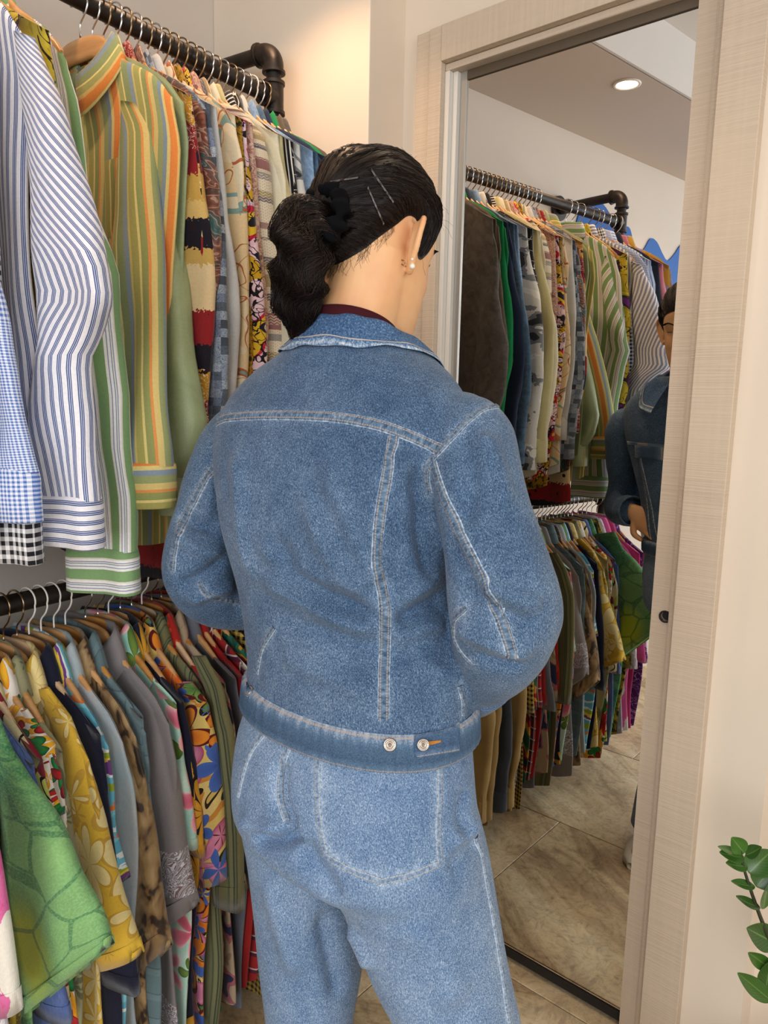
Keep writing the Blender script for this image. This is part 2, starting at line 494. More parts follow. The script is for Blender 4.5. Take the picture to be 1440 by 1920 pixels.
# head casing grain runs along it: swap its UVs
for l_ in hd.data.uv_layers[0].data: l_.uv = (l_.uv[1], l_.uv[0]*0.35)

# ---- blue painted wave on the left wall (seen in the mirror)
mb = MB()
M_blue = simple_mat('blue_wave_paint', '#1f5fae', 0.7)
top = [(0.24, 2.02), (0.215, 2.13), (0.17, 2.20), (0.10, 2.23), (0.0, 2.20), (-0.09, 2.12), (-0.15, 2.155), (-0.19, 2.15), (-0.23, 2.09), (-0.275, 2.063), (-0.32, 2.085), (-0.37, 2.138), (-0.43, 2.13), (-0.49, 2.085), (-0.54, 2.062), (-0.60, 2.10), (-0.66, 2.152), (-0.75, 2.16), (-0.84, 2.10), (-0.93, 2.06), (-1.05, 2.13), (-1.2, 2.15), (-1.35, 2.07)]
tp = catmull([(XL+0.003, a, b) for a, b in top], 120)
rowA = [Vector((XL+0.006, p.y, p.z)) for p in tp]; rowB = [Vector((XL+0.006, p.y, 1.2)) for p in tp]
rowA0 = [Vector((XL+0.0005, p.y, p.z)) for p in tp]
mb.grid([rowA0, rowA, rowB])
tag(mb.build('wall_mural', M_blue, smooth=False), 'blue wavy painted shape on the cream wall behind the rack end', 'mural')
# ------------------------------------------------------------------ pipe rack
XR = -1.212; ZU = 2.046; ZL = 1.016; ZE = 2.145
S0, S1 = 0.345, 1.358
def pipe_mat():
    g = G('black_iron_pipe'); n = g.noise(g.obj(), 45, 3.0)
    n2 = g.noise(g.obj(), 400, 2.0)
    return g.fin(g.ramp(n, [(0.35, '#17120f'), (0.7, '#2c241f')]), g.ramp(n, [(0.3, 0.38), (0.7, 0.55)]), g.bump(n2, 0.15, 0.0006), metal=0.35, spec=0.5)
M_pipe = pipe_mat()
PR = 0.0168
rack = empty('clothes_rack', (XR, (S0+S1)/2, 0))
tag(rack, 'black iron pipe clothes rack with an upper and a lower rail fixed to the wall', 'rack')
RB = Vector((XR, (S0+S1)/2, 0))
def rb(x, y, z): return Vector((x, y, z)) - RB
def pipe(name, a, b, r=PR, n=20):
    mb = MB(); mb.tube([a, b], r, n); return mb.build(name, M_pipe, rack, sharp=0.9)
pipe('upper_rail', rb(XR, S0, ZU), rb(XR, S1, ZU)); pipe('lower_rail', rb(XR, S0, ZL), rb(XR, S1, ZL))
def collar_prof(r): return [(PR, -0.001), (r, 0.0), (r, 0.004), (r-0.0012, 0.006), (r-0.0012, 0.012), (r, 0.014), (r, 0.018), (PR+0.001, 0.0195)]
for s in (S0, S1):
    sg = 1 if s == S1 else -1
    pipe('post', rb(XR, s, 0.02), rb(XR, s, ZE-0.03))
    pipe('wall_arm', rb(XR-0.03, s, ZE), rb(XL+0.004, s, ZE)); 
    # elbow at the top
    mb = MB()
    R_ = 0.032; pts = [rb(XR - R_ + R_*math.cos(a), s, ZE - R_ + R_*math.sin(a)) for a in np.linspace(-0.25, PI/2+0.25, 14)]
    mb.tube(pts, 0.0222, 20)
    mb.lathe([(0.0225, 0), (0.0262, 0.001), (0.0262, 0.0065), (0.0225, 0.008)], rb(XR, s, ZE-0.048), (0, 0, 1), 20)
    mb.lathe([(0.0225, 0), (0.0262, 0.001), (0.0262, 0.0065), (0.0225, 0.008)], rb(XR-0.048, s, ZE), (1, 0, 0), 20)
    mb.build('elbow', M_pipe, rack, sharp=0.9)
    for z in (ZU, ZL):
        mb = MB(); mb.lathe([(0.0225, -0.036), (0.0252, -0.035), (0.0252, -0.028), (0.022, -0.026), (0.022, 0.026), (0.0252, 0.028), (0.0252, 0.035), (0.0225, 0.036)], rb(XR, s, z), (0, 0, 1), 20)
        mb.lathe([(0.021, 0.0), (0.0222, 0.026), (0.0252, 0.028), (0.0252, 0.035), (0.0225, 0.036)], rb(XR, s, z), (0, -sg, 0), 20)
        mb.build('tee', M_pipe, rack, sharp=0.9)
    mb = MB(); mb.lathe([(0.026, 0.06), (0.024, 0.012), (0.048, 0.010), (0.048, 0.0)], rb(XL+0.001, s, ZE), (1, 0, 0), 24); mb.build('wall_flange', M_pipe, rack, sharp=0.9)
    mb = MB(); mb.lathe([(0.046, 0.0), (0.046, 0.006), (0.024, 0.008), (0.023, 0.026), (PR, 0.027)], rb(XR, s, 0.0), (0, 0, 1), 24); mb.build('floor_flange', M_pipe, rack, sharp=0.9)

# ------------------------------------------------------------------ hangers
def wood_mat(name, a, b, c):
    g = G(name); v = g.obj(); s_ = g.sep(v)
    rnd = g.node('ShaderNodeObjectInfo').outputs['Random']
    p = g.comb(g.m('MULTIPLY', s_[0], 7.0), g.m('MULTIPLY', s_[1], 60.0), g.m('ADD', g.m('MULTIPLY', s_[2], 60.0), g.m('MULTIPLY', rnd, 50.0)))
    n = g.noise(g.warp(p, 0.6, 1.2), 1.0, 3.0)
    n2 = g.noise(g.comb(g.m('MULTIPLY', s_[0], 18.0), g.m('MULTIPLY', s_[1], 300.0), g.m('MULTIPLY', s_[2], 300.0)), 1.0, 2.0)
    base = g.ramp(n, [(0.3, a), (0.5, b), (0.72, c)])
    base = g.mix(g.m('MULTIPLY', n2, 0.22), base, a)
    return g.fin(base, 0.36, g.bump(n2, 0.05, 0.0005), spec=0.45)
M_wood = [wood_mat('honey_beech_wood', '#b07c47', '#c89660', '#d8ab78'), wood_mat('pale_beech_wood', '#b8946e', '#cdab86', '#dcbd9c'), wood_mat('amber_wood', '#a0682e', '#b9803c', '#c9944e')]
M_hook = [simple_mat('chrome_wire', '#d0d0d2', 0.2, 1.0), simple_mat('bronze_wire', '#9a8264', 0.28, 1.0), simple_mat('white_coated_wire', '#ded8cf', 0.3, 0.0)]

def HZ(a, neckz=-0.084, tipz=-0.186):
    t = max(0.0, (a-0.055)/(0.212-0.055)); return neckz + (tipz-neckz)*t**1.35
def hanger_proto(wood, hook, low=False, name='clothes_hanger'):
    """local origin at the rail centre; arms along x"""
    t = empty(name)
    mb = MB(); rows = []; n = 12
    for i in range(31):
        x = lerp(-0.195, 0.195, i/30); a = abs(x)/0.195
        h = 0.020*(1-0.45*a**1.2); tk = 0.0056*(1-0.12*a)
        ztop = (HZ(abs(x), -0.078, -0.205) if low else HZ(abs(x))) - 0.0090 - 0.004*a
        crown = (0.022 if low else 0.030)*math.exp(-(x/0.07)**4)
        zc = ztop + crown*smoothstep(0.15, 0.05, abs(x)) - h
        if a > 0.97: h *= 0.7; tk *= 0.75
        y = 0.0
        ctr = Vector((x, y, zc))
        sl = -0.72*smoothstep(0.01, 0.07, abs(x))*(1 if x > 0 else -1)
        nrm = Vector((-sl, 0, 1)).normalized()
        rows.append([ctr + nrm*h*(abs(math.sin(q))**0.6)*(1 if math.sin(q) >= 0 else -1) + Vector((0, tk*(abs(math.cos(q))**0.6)*(1 if math.cos(q) >= 0 else -1), 0)) for q in [2*PI*k/n for k in range(n)]])
    mb.grid(rows, True, cap0=True, cap1=True)
    mb.build('arms', M_wood[wood], t, sharp=1.2)
    # hook wire: stem, S bend, loop over the rail
    pts = [(0, 0, -0.062), (0, 0, -0.045), (0.004, 0, -0.037), (0.016, 0, -0.026), (0.0225, 0, -0.014)]
    for a in np.linspace(-0.45, PI*1.12, 16):
        pts.append((0.0245*math.cos(a), 0, 0.0015 + 0.0205*math.sin(a)))
    pts = [Vector(p) for p in pts]
    mb = MB(); mb.tube(catmull(pts, 46), 0.00165, 6, up=(0, 1, 0))
    mb.lathe([(0.0, -0.003), (0.0024, -0.002), (0.0024, 0.002), (0.0, 0.003)], pts[-1], (0.3, 0, -1), 6)
    mb.build('hook', M_hook[hook], t)
    return t
protos = {}
def hanger(s, z, label, group, wood=0, hook=0, yaw=0.0):
    k = (wood, hook, z < 1.5)
    if k not in protos:
        protos[k] = hanger_proto(wood, hook, z < 1.5); o = protos[k]
    else: o = copy_tree(protos[k])
    o.location = (XR, s, z); o.rotation_euler = (0, 0, yaw)
    tag(o, label, 'hanger', group)
    return o

# ------------------------------------------------------------------ garments
M_button = simple_mat('pearl_button', '#ddd6c6', 0.3)
def arcuv(row, vs, off):
    n = len(row)-1; acc = [0.0]
    for i in range(n):
        a, b = row[i], row[i+1]; acc.append(acc[-1] + math.hypot(a[0]-b[0], a[1]-b[1]))
    tot = acc[-1]; h = n//2
    # measured from the outer edge both ways; the join is at the inner edge
    return [((acc[i] if i <= h else acc[i]-tot)+off if i < h or i > h else acc[i]+off, vs[i]) for i in range(n+1)]
def vnoise(x, y, z): return mnoise.noise(Vector((x, y, z)))

def garment(name, s, zrail, mat, label, cat, group, seed=0, length=0.74, W=0.235, sleeve=0.56, short=False, out=0.0,
            sy=0.0, T=0.011, yaw=0.0, front=-1, collar=True, cuff=True, fold=1.0, tipz=-0.186, neckz=-0.072, res=1.0,
            sa=1.0, buttons=False, elbow=0.0, flare=0.0, st=1.0, nosleeve=False, pocket=False, sdrop=0.0, collar_open=1.0, tint=None, sy0=0.0, shear=0.0, ndip=0.045, prof=None):
    """a shirt hanging in its own x-z plane; +x end faces the aisle. front = -1 when the buttons face -y"""
    rnd = random.Random(seed*77+5)
    ph = rnd.uniform(0, 50)
    root = empty(name, (XR, s, zrail), yaw)
    tag(root, label, cat, group)
    def shz(x):
        a = abs(x); nk = 0.055
        if a < nk: return neckz - 0.004
        t = (a-nk)/(0.212-nk)
        return neckz + (tipz-neckz)*(t**1.35) if t > 0 else neckz
    # body ------------------------------------------------------
    NU = int(44*res); NV = int(26*res)
    rows = []; uvs = []
    VL = [0.0, 0.004, 0.011, 0.022] + [0.022 + (1-0.022)*(q/NV)**1.0 for q in range(1, NV+1)]
    for j, v in enumerate(VL):
        wv = W*(0.93 + 0.07*smoothstep(0, 0.12, v)) + 0.012*math.sin(v*7+ph) + flare*v
        th = (0.0072 + (T-0.0072)*smoothstep(0, 0.15, v))*(0.06 if j == 0 else 0.62 if j == 1 else 0.93 if j == 2 else 1.0)
        row = []; uvr = []
        for i in range(NU+1):
            a = 2*PI*i/NU
            c, s_ = math.cos(a), math.sin(a)
            x = wv*(abs(c)**0.75)*(1 if c >= 0 else -1)
            y = th*(abs(s_)**0.55)*(1 if s_ >= 0 else -1)
            xs = max(-0.212, min(0.212, x*0.212/max(wv, 1e-4)))
            zt = shz(xs)
            if front*y > 0: zt -= ndip*max(0, 1-abs(xs)/(0.062 if ndip < 0.05 else 0.085))
            zt -= 0.016*smoothstep(0.165, 0.214, abs(xs))**1.5
            zb = -length + neckz - 0.025*math.sin(PI*min(1, abs(x)/W))*0.0 + 0.035*abs(x/W)**3
            z = lerp(zt, zb, v)
            k1 = 30 + 8*math.sin(ph)
            amp = 0.0055*fold*smoothstep(0.02, 0.6, v)
            y += amp*math.sin(k1*x + ph + 1.3*v) + amp*0.8*math.sin(k1*1.9*x + ph*2 - 2*v) + 0.002*vnoise(x*14+ph, z*8, 3.1)
            row.append((x, y, z))
        rows.append(row[:-1]); uvs.append(arcuv(row, [-p[2] for p in row], ph*0.013))
    mb = MB(); mb.grid(rows, True, uv=uvs)
    body = mb.build('body', mat, root)
    # yoke / shoulder closing is the v=0 rim which meets itself
    # sleeves ---------------------------------------------------
    if prof:
        PF = []
        for (xa, ya, xb, yb, dy) in prof:
            def hitY(px, py):
                r_ = px_ray(px, py); t_ = (s + dy)/r_.y; return CAM_LOC + r_*t_
            A_, B_ = hitY(xa, ya), hitY(xb, yb)
            PF.append((A_.x-XR, A_.z-zrail, B_.x-XR, B_.z-zrail, dy))
        PF = np.array(PF); PT = np.linspace(0, 1, len(PF))
    if not nosleeve:
        for sd in (1, -1):
            pf = prof is not None and sd == 1
            NS = int(20*res); NL = int(26*res); rows = []; uvs = []; cuffrows = []; cuffuv = []
            o_ = out if sd > 0 else out*0.4
            sy_ = sy if sd > 0 else sy*0.3
            cl = 0.062
            L = sleeve
            for j in range(NL+1):
                v = j/NL
                if short:
                    hw = (0.030 + 0.070*smoothstep(0, 0.6, v)**0.8)*sa
                    px_ = 0.214 + 0.055*v + o_*v - hw*0.98
                    th = (0.006 + 0.012*smoothstep(0, 0.6, v))*st
                    pz = tipz + 0.024 - L*v
                    tilt = 0.0
                else:
                    hw = (0.032 + 0.046*smoothstep(0, 0.35, v) - 0.022*smoothstep(0.55, 1.0, v))*sa
                    px_ = 0.218 + 0.044*smoothstep(-0.2, 0.7, v) - 0.016*smoothstep(0.7, 1, v) + o_*smoothstep(0, 0.6, v) + elbow*max(0, 1-abs(v-0.5)/0.3)**1.3 - hw
                    th = (0.006 + 0.013*smoothstep(0, 0.3, v))*st
                    pz = tipz + 0.024 - (L-cl)*v
                py = sy_*smoothstep(0, 0.9, v)**1.2 + sy0 + 0.004*math.sin(ph + 6*v)
                if pf:
                    q_ = [float(np.interp(v, PT, PF[:, k_])) for k_ in range(5)]
                    hw = abs(q_[2]-q_[0])/2; px_ = (q_[0]+q_[2])/2; py = q_[4]
                row = []; uvr = []
                for i in range(NS+1):
                    a = 2*PI*i/NS; c, s_ = math.cos(a), math.sin(a)
                    x = px_ + hw*(abs(c)**0.85)*(1 if c >= 0 else -1)
                    y = py + th*(abs(s_)**0.7)*(1 if s_ >= 0 else -1)
                    # cap follows the shoulder slope at the top
                    z = pz - 0.55*(x - 0.185)*(1-smoothstep(0, 0.35, v)) if x > 0.14 else pz - 0.55*(0.14-0.185)*(1-smoothstep(0, 0.35, v))
                    if pf: z = lerp(q_[1], q_[3], min(1.0, max(0.0, (x-q_[0])/max(1e-4, q_[2]-q_[0]))))
                    elif short and v > 0.5: z -= 0.22*(px_-x)*(v-0.5)*2*-1*0.35
                    am = (0.4 if pf and a < 0 else 1.0)*(0.007 if not short else 0.004)*fold*smoothstep(0.05, 0.4, v)
                    y += am*(math.sin(46*x+ph+5*v) + 0.9*vnoise(x*16+ph, z*9+sd, 1.7))
                    x += am*(0.35 if pf else 0.9)*vnoise(z*17+ph, 3.3+sd, a*0.3)
                    row.append((sd*x, y, z))
                rows.append(row[:-1]); uvs.append(arcuv(row, [v*L]*(NS+1), 0.1*sd + ph*0.01 + shear*min(v, 0.45)))
            mb = MB(); mb.grid(rows, True, uv=uvs, cap0=True)
            if short:   # turned hem, proud of the sleeve
                r1 = rows[-1]; r0 = rows[-3]
                c0 = np.mean(np.array(rows[-1]), axis=0)
                def grow(r, k): return [tuple(np.array(p) + (np.array(p)-c0)*np.array([0.012, k, 0])) for p in r]
                mb.grid([grow(r0, 0.10), grow(r1, 0.10), [tuple(np.array(p) + np.array([0, 0, 0.012]) - (np.array(p)-c0)*np.array([0.02, 0.3, 0])) for p in r1]], True, uv=[uvs[-3], uvs[-1], uvs[-1]])
            sl = mb.build('sleeve', mat, root)
            if cuff and not short:
                last = np.array(rows[-1]); c0 = last.mean(axis=0)
                cr = []; cu = []
                lean = 0.02*sd if elbow else 0.0
                for q, (dz, gx, gy) in enumerate([(0.010, 0.90, 1.0), (0.006, 0.97, 1.18), (-0.004, 1.0, 1.22), (-cl*0.5, 1.0, 1.22), (-cl, 1.02, 1.22), (-cl-0.002, 1.0, 1.0), (-cl+0.01, 0.97, 0.9)]):
                    cr.append([tuple(c0 + (p-c0)*np.array([gx, gy, 0.4]) + np.array([lean*(-dz), 0, dz])) for p in last])
                    cu.append([(dz*1.0+0.4, (last[i % NS][0]-c0[0])*1.1) for i in range(NS+1)])
                mb = MB(); mb.grid(cr, True, uv=cu)
                cf = mb.build('cuff', mat, root)
                if buttons:
                    mb = MB(); c1 = c0 + np.array([-sd*0.02, 0, -cl*0.55])
                    yy = min(p[1] for p in cr[3]) - 0.0005
                    mb.lathe([(0.0, 0.0018), (0.0035, 0.0022), (0.0055, 0.0018), (0.0058, 0.0)], (c0[0]-sd*hw*0.35, yy, c0[2]-cl*0.5), (0, -1, 0), 12)
                    mb.build('button', M_button, cf)
    # placket, pocket, buttons ----------------------------------
    if buttons or pocket:
        bvh = BVHTree.FromPolygons([v.co for v in body.data.vertices], [p.vertices for p in body.data.polygons])
        def surf(x, z):
            h = bvh.ray_cast(Vector((x, front*0.2, z)), Vector((0, -front, 0)))
            return h[0] if h[0] is not None else Vector((x, front*T, z))
        if buttons:
            mb = MB(); P = []; U = []
            for j in range(30):
                z = neckz - 0.06 - (length-0.09)*j/29
                rw = []
                for dx, dy in ((-0.0165, -0.001), (-0.016, 0.0016), (0.0, 0.0018), (0.016, 0.0016), (0.0165, -0.001)):
                    p = surf(dx, z); rw.append((p.x, p.y + front*dy, p.z))
                P.append(rw); U.append([(k*0.008, -z) for k in range(5)])
            mb.grid(P, uv=U); mb.build('placket', mat, root)
            for j in range(6):
                z = neckz - 0.085 - (length-0.16)*j/6
                p = surf(0, z)
                mb = MB(); mb.lathe([(0.0, 0.002), (0.0035, 0.0026), (0.0052, 0.002), (0.0055, 0.0)], (p.x, p.y + front*0.0016, p.z), (0, front, 0), 12)
                mb.build('button', M_button, root)
        if pocket:
            mb = MB(); P = []; U = []
            for j in range(12):
                z = neckz - 0.17 - 0.125*j/11
                rw = []; ur = []
                for k in range(10):
                    x = 0.062 + 0.105*k/9; zz = z - (0.014*(1-abs(k-4.5)/4.5) if j == 11 else 0)
                    p = surf(x, zz); e = 0.0002 if (k in (0, 9) or j in (0, 11)) else 0.0018
                    rw.append((p.x, p.y + front*e, p.z)); ur.append((x, -zz))
                P.append(rw); U.append(ur)
            mb.grid(P, uv=U); mb.build('pocket', mat, root)
    # collar ----------------------------------------------------
    if collar:
        mb = MB(); P = []; U = []; n = 26
        rx, ry = (0.062, 0.020) if ndip < 0.05 else (0.080, 0.026)
        prof = [(0.96, -0.020), (0.98, 0.006), (1.0, 0.020), (1.05, 0.026), (1.12, 0.020), (1.30, -0.004), (1.44, -0.028)]
        for q, (r, z) in enumerate(prof):
            rw = []; ur = []
            for i in range(n+1):
                a = lerp(0.22, 2*PI-0.22, i/n)
                # a=0 is the front opening
                fr = math.cos(a)
                x = rx*math.sin(a)*r; y = -ry*fr*(0.7+0.3*r)*(1.1 if q > 3 else 1.0)*-front*-1
                y = front*ry*fr*(0.6+0.4*r)
                zz = neckz + z*collar_open - ndip*0.85*max(0, fr)**1.3 + 0.006
                if q == len(prof)-1: zz -= 0.020*max(0, fr)**2
                x += 0.002*math.sin(a*5+ph); zz += 0.003*math.sin(a*3+ph)
                rw.append((x, y, zz)); ur.append((z*1.2+0.3, i/n*0.4))
            P.append(rw); U.append(ur)
        mb.grid(P, uv=U)
        c = mb.build('collar', mat, root)
        sd_ = c.modifiers.new('thick', 'SOLIDIFY'); sd_.thickness = 0.0014
    return root
# ------------------------------------------------------------------ cloth patterns
def cloth_fin(g, col, rough=0.85, weave=900.0, bump=0.22, sheen=0.15, spec=0.2, fade=0.0):
    uv = g.uv(); s_ = g.sep(uv)
    wv = g.m('ADD', g.m('SINE', g.m('MULTIPLY', s_[0], weave*6.283/2)), g.m('SINE', g.m('MULTIPLY', s_[1], weave*6.283/2)))
    crease = g.noise(g.vm('MULTIPLY', g.obj(), (22.0, 22.0, 9.0)), 1.0, 4.0, 0.6)
    col = g.mix(0.16, col, g.ramp(g.noise(uv, 240, 2.0), [(0.3, 0.45), (0.7, 1.0)]), 'MULTIPLY')
    n1 = g.bump(wv, 0.10, 0.0004)
    n2 = g.bump(crease, bump, 0.012, n1)
    return g.fin(col, rough, n2, spec=spec, sheen=sheen)

def axis(g, v=False, warp=0.004, sc=7.0):
    s_ = g.sep(g.uv())
    c = s_[1] if v else s_[0]
    return g.m('ADD', c, g.m('MULTIPLY', g.m('SUBTRACT', g.noise(g.uv(), sc, 1.0), 0.5), warp))

def P_stripes(name, bands, period, v=False, warp=0.006, **k):
    g = G(name); c = axis(g, v, warp)
    f = g.m('FRACT', g.m('DIVIDE', c, period))
    tot = sum(b[0] for b in bands); p = 0; st = []
    for w_, col in bands:
        st.append((p/tot, col)); p += w_
    return cloth_fin(g, g.ramp(f, st, True), **k)

def sq(g, c, period, duty=0.5):
    return g.m('LESS_THAN', g.m('FRACT', g.m('DIVIDE', c, period)), duty)
def P_gingham(name, c1, c2, period, duty=0.5, **k):
    g = G(name); a = sq(g, axis(g), period, duty); b = sq(g, axis(g, True), period, duty)
    f = g.m('MULTIPLY', g.m('ADD', a, b), 0.5)
    return cloth_fin(g, g.mix(f, c1, c2), **k)
def P_plaid(name, base, lines, **k):
    g = G(name); col = base
    for (c, period, duty, amt) in lines:
        for v in (False, True):
            col = g.mix(g.m('MULTIPLY', sq(g, axis(g, v), period, duty), amt), col, c)
    return cloth_fin(g, col, **k)
def P_blobs(name, stops, scale, detail=2.0, dist=0.6, line=None, lw=0.010, stretch=(1, 1, 1), **k):
    """flat colour fields cut from a noise, optionally outlined"""
    g = G(name); v = g.vm('MULTIPLY', g.uv(), stretch)
    n = g.noise(v, scale, detail, 0.5, dist)
    col = g.ramp(n, stops, True)
    if line:
        f = 0.0
        for lv in (0.40, 0.5, 0.58):
            e = g.m('LESS_THAN', g.m('ABSOLUTE', g.m('SUBTRACT', n, lv)), lw)
            f = g.m('MAXIMUM', f, e)
        col = g.mix(f, col, line)
    return cloth_fin(g, col, **k)
def P_soft(name, stops, scale, detail=3.0, dist=0.8, stretch=(1, 1, 1), **k):
    g = G(name); n = g.noise(g.vm('MULTIPLY', g.uv(), stretch), scale, detail, 0.6, dist)
    return cloth_fin(g, g.ramp(n, stops), **k)

def flower_layer(g, col, vec, scale, petals, colr, centre, r0=0.36, seed=0.0, n=5, edge=None, jit=0.8):
    """scatter flowers: petal outline in polar coordinates round voronoi points"""
    v2 = g.vm('ADD', vec, (seed, seed*1.7, 0))
    V = g.vor(v2, scale, 'F1', jit)
    d = g.vm('SUBTRACT', g.vm('SCALE', v2, sc=scale), g.vm('SCALE', V.outputs['Position'], sc=scale))
    s_ = g.sep(d)
    rnd = g.sep(V.outputs['Color'])[0]
    ang = g.m('ADD', g.m('ARCTAN2', s_[1], s_[0]), g.m('MULTIPLY', rnd, 6.28))
    pet = g.m('ABSOLUTE', g.m('COSINE', g.m('MULTIPLY', ang, n/2)))
    rad = g.m('MULTIPLY', g.m('ADD', g.m('MULTIPLY', pet, 0.55), 0.45), g.m('MULTIPLY', r0, g.m('ADD', g.m('MULTIPLY', rnd, 0.5), 0.75)))
    dist = V.outputs['Distance']
    q = g.m('DIVIDE', dist, rad)
    inside = g.m('LESS_THAN', q, 1.0)
    shade = g.ramp(q, colr)
    out = g.mix(inside, col, shade)
    if edge:
        e = g.m('MULTIPLY', inside, g.m('GREATER_THAN', q, 0.9)); out = g.mix(e, out, edge)
        rib = g.m('MULTIPLY', g.m('MULTIPLY', inside, g.m('LESS_THAN', pet, 0.16)), 1.0)
        out = g.mix(g.m('MULTIPLY', rib, 0.7), out, edge)
    return out
def P_floral(name, bg, layers, warp=0.0, bgstops=None, **k):
    g = G(name); v = g.uv()
    if warp: v = g.warp(v, 12, warp)
    col = bg
    if bgstops: col = g.ramp(g.noise(v, bgstops[0], 2.0, 0.5, 0.5), bgstops[1], bgstops[2])
    for i, L in enumerate(layers):
        st = g.vm('MULTIPLY', v, L.get('stretch', (1, 1, 1)))
        col = flower_layer(g, col, st, L['scale'], None, L['col'], None, L.get('r', 0.4), i*3.1+0.7, L.get('n', 5), L.get('edge'))
    return cloth_fin(g, col, **k)
def P_doodle(name, bg, line, scale=9.0, lw=0.012, extra=None, stretch=(1, 1, 1), **k):
    g = G(name); v = g.vm('MULTIPLY', g.uv(), stretch)
    n = g.noise(v, scale, 1.5, 0.5, 1.5)
    e = g.m('LESS_THAN', g.m('ABSOLUTE', g.m('SUBTRACT', n, 0.5)), lw)
    n2 = g.noise(g.vm('ADD', v, (3, 5, 0)), scale*0.7, 1.0, 0.5, 2.5)
    e2 = g.m('LESS_THAN', g.m('ABSOLUTE', g.m('SUBTRACT', n2, 0.56)), lw*0.8)
    col = bg
    if extra: col = g.ramp(g.noise(v, extra[0], 1.0, 0.5, 0.6), extra[1], True)
    col = g.mix(g.m('MAXIMUM', e, e2), col, line)
    return cloth_fin(g, col, **k)

MT = {}
MT['navy_white_stripe'] = P_stripes('navy_white_striped_cotton', [(0.9, '#e8e6ea'), (5.0, '#e9e7ea'), (1.3, '#4a5a8c'), (0.9, '#c6cbdc'), (1.3, '#3f4f80'), (0.7, '#d9dbe4'), (1.2, '#4d5d90')], 0.0135)
MT['blue_stripe_back'] = P_stripes('light_blue_striped_cotton', [(3, '#dfe6f2'), (2, '#8fb0dc'), (1, '#5b7cc0'), (2, '#bcd0ea')], 0.012)
MT['blue_gingham'] = P_gingham('blue_gingham_cotton', '#e6ebf6', '#4f72b8', 0.0060)
MT['black_gingham'] = P_gingham('black_gingham_cotton', '#ecebeb', '#15151c', 0.0125)
MT['green_white_stripe'] = P_stripes('green_white_striped_cotton', [(9.5, '#7da06c'), (2.2, '#ece9e2'), (0.8, '#7d8fb4'), (2.0, '#ebe8e2'), (0.8, '#7d8fb4'), (0.9, '#e8e2c8'), (0.8, '#7d8fb4'), (2.0, '#ebe8e2'), (1.2, '#d9d3c6')], 0.036)
MT['yellow_purple'] = P_blobs('yellow_purple_print', [(0, '#b59a24'), (0.42, '#c9b035'), (0.54, '#3a2b16'), (0.57, '#6b2a7a'), (0.66, '#9b8a1e')], 13, line='#2a2010', lw=0.006)
MT['orange_stripe'] = P_stripes('orange_green_striped_cotton', [(3.2, '#e58a42'), (1.2, '#dfba70'), (2.6, '#a9a765'), (0.8, '#e7d489'), (3.4, '#8f9a68'), (2.4, '#8a98a0'), (1.0, '#cdb86c'), (3.0, '#a8a25c'), (1.0, '#e2cd84'), (2.6, '#95995c'), (1.2, '#e09452'), (2.2, '#d9c079'), (2.8, '#99a06c'), (2.0, '#8795a2'), (1.6, '#dcc880')], 0.135, warp=0.003)
MT['sage_satin'] = P_soft('sage_green_satin', [(0.3, '#7e8b62'), (0.6, '#97a277'), (0.8, '#a9b189')], 5, rough=0.48, sheen=0.0, spec=0.5, bump=0.25)
def red_gold():
    g = G('red_gold_black_print'); s_ = g.sep(g.uv())
    nz = g.m('MULTIPLY', g.m('SUBTRACT', g.noise(g.uv(), 150, 3.0), 0.5), 0.035)
    vv = g.m('ADD', s_[1], nz)
    f = g.m('FRACT', g.m('DIVIDE', vv, 0.52))
    base = g.ramp(f, [(0.0, '#c08a22'), (0.10, '#8e1f24'), (0.30, '#c49a4a'), (0.40, '#d4b06a'), (0.46, '#1a1620'), (0.56, '#c8a45a'), (0.62, '#e0c79a'), (0.78, '#8e1f24'), (0.9, '#1a1620')], True)
    V = g.vor(g.uv(), 34, 'F1', 0.7).outputs['Distance']
    col = g.mix(g.m('LESS_THAN', V, 0.2), base, '#2a1210')
    n = g.noise(g.uv(), 60, 2.0, 0.5, 2.0)
    col = g.mix(g.m('MULTIPLY', g.m('LESS_THAN', g.m('ABSOLUTE', g.m('SUBTRACT', n, 0.5)), 0.018), g.m('LESS_THAN', f, 0.2)), col, '#e6d6c0')
    return cloth_fin(g, col)
MT['red_gold'] = red_gold()
def paisley():
    g = G('brown_teal_paisley_silk'); v = g.uv()
    n = g.noise(v, 9, 2.0, 0.5, 1.6)
    base = g.ramp(n, [(0.25, '#2d2620'), (0.36, '#4b2c20'), (0.46, '#7c4029'), (0.54, '#5c3c34'), (0.60, '#2f4f4a'), (0.68, '#3c6a62'), (0.78, '#6a4a3c')])
    w_ = g.m('SINE', g.m('MULTIPLY', n, 95.0))
    col = g.mix(g.m('MULTIPLY', g.m('GREATER_THAN', w_, 0.82), 0.55), base, '#c09a84')
    col = g.mix(g.m('MULTIPLY', g.m('LESS_THAN', w_, -0.80), 0.5), col, '#221b1c')
    return cloth_fin(g, col, rough=0.5, spec=0.45, bump=0.3)
MT['paisley'] = paisley()
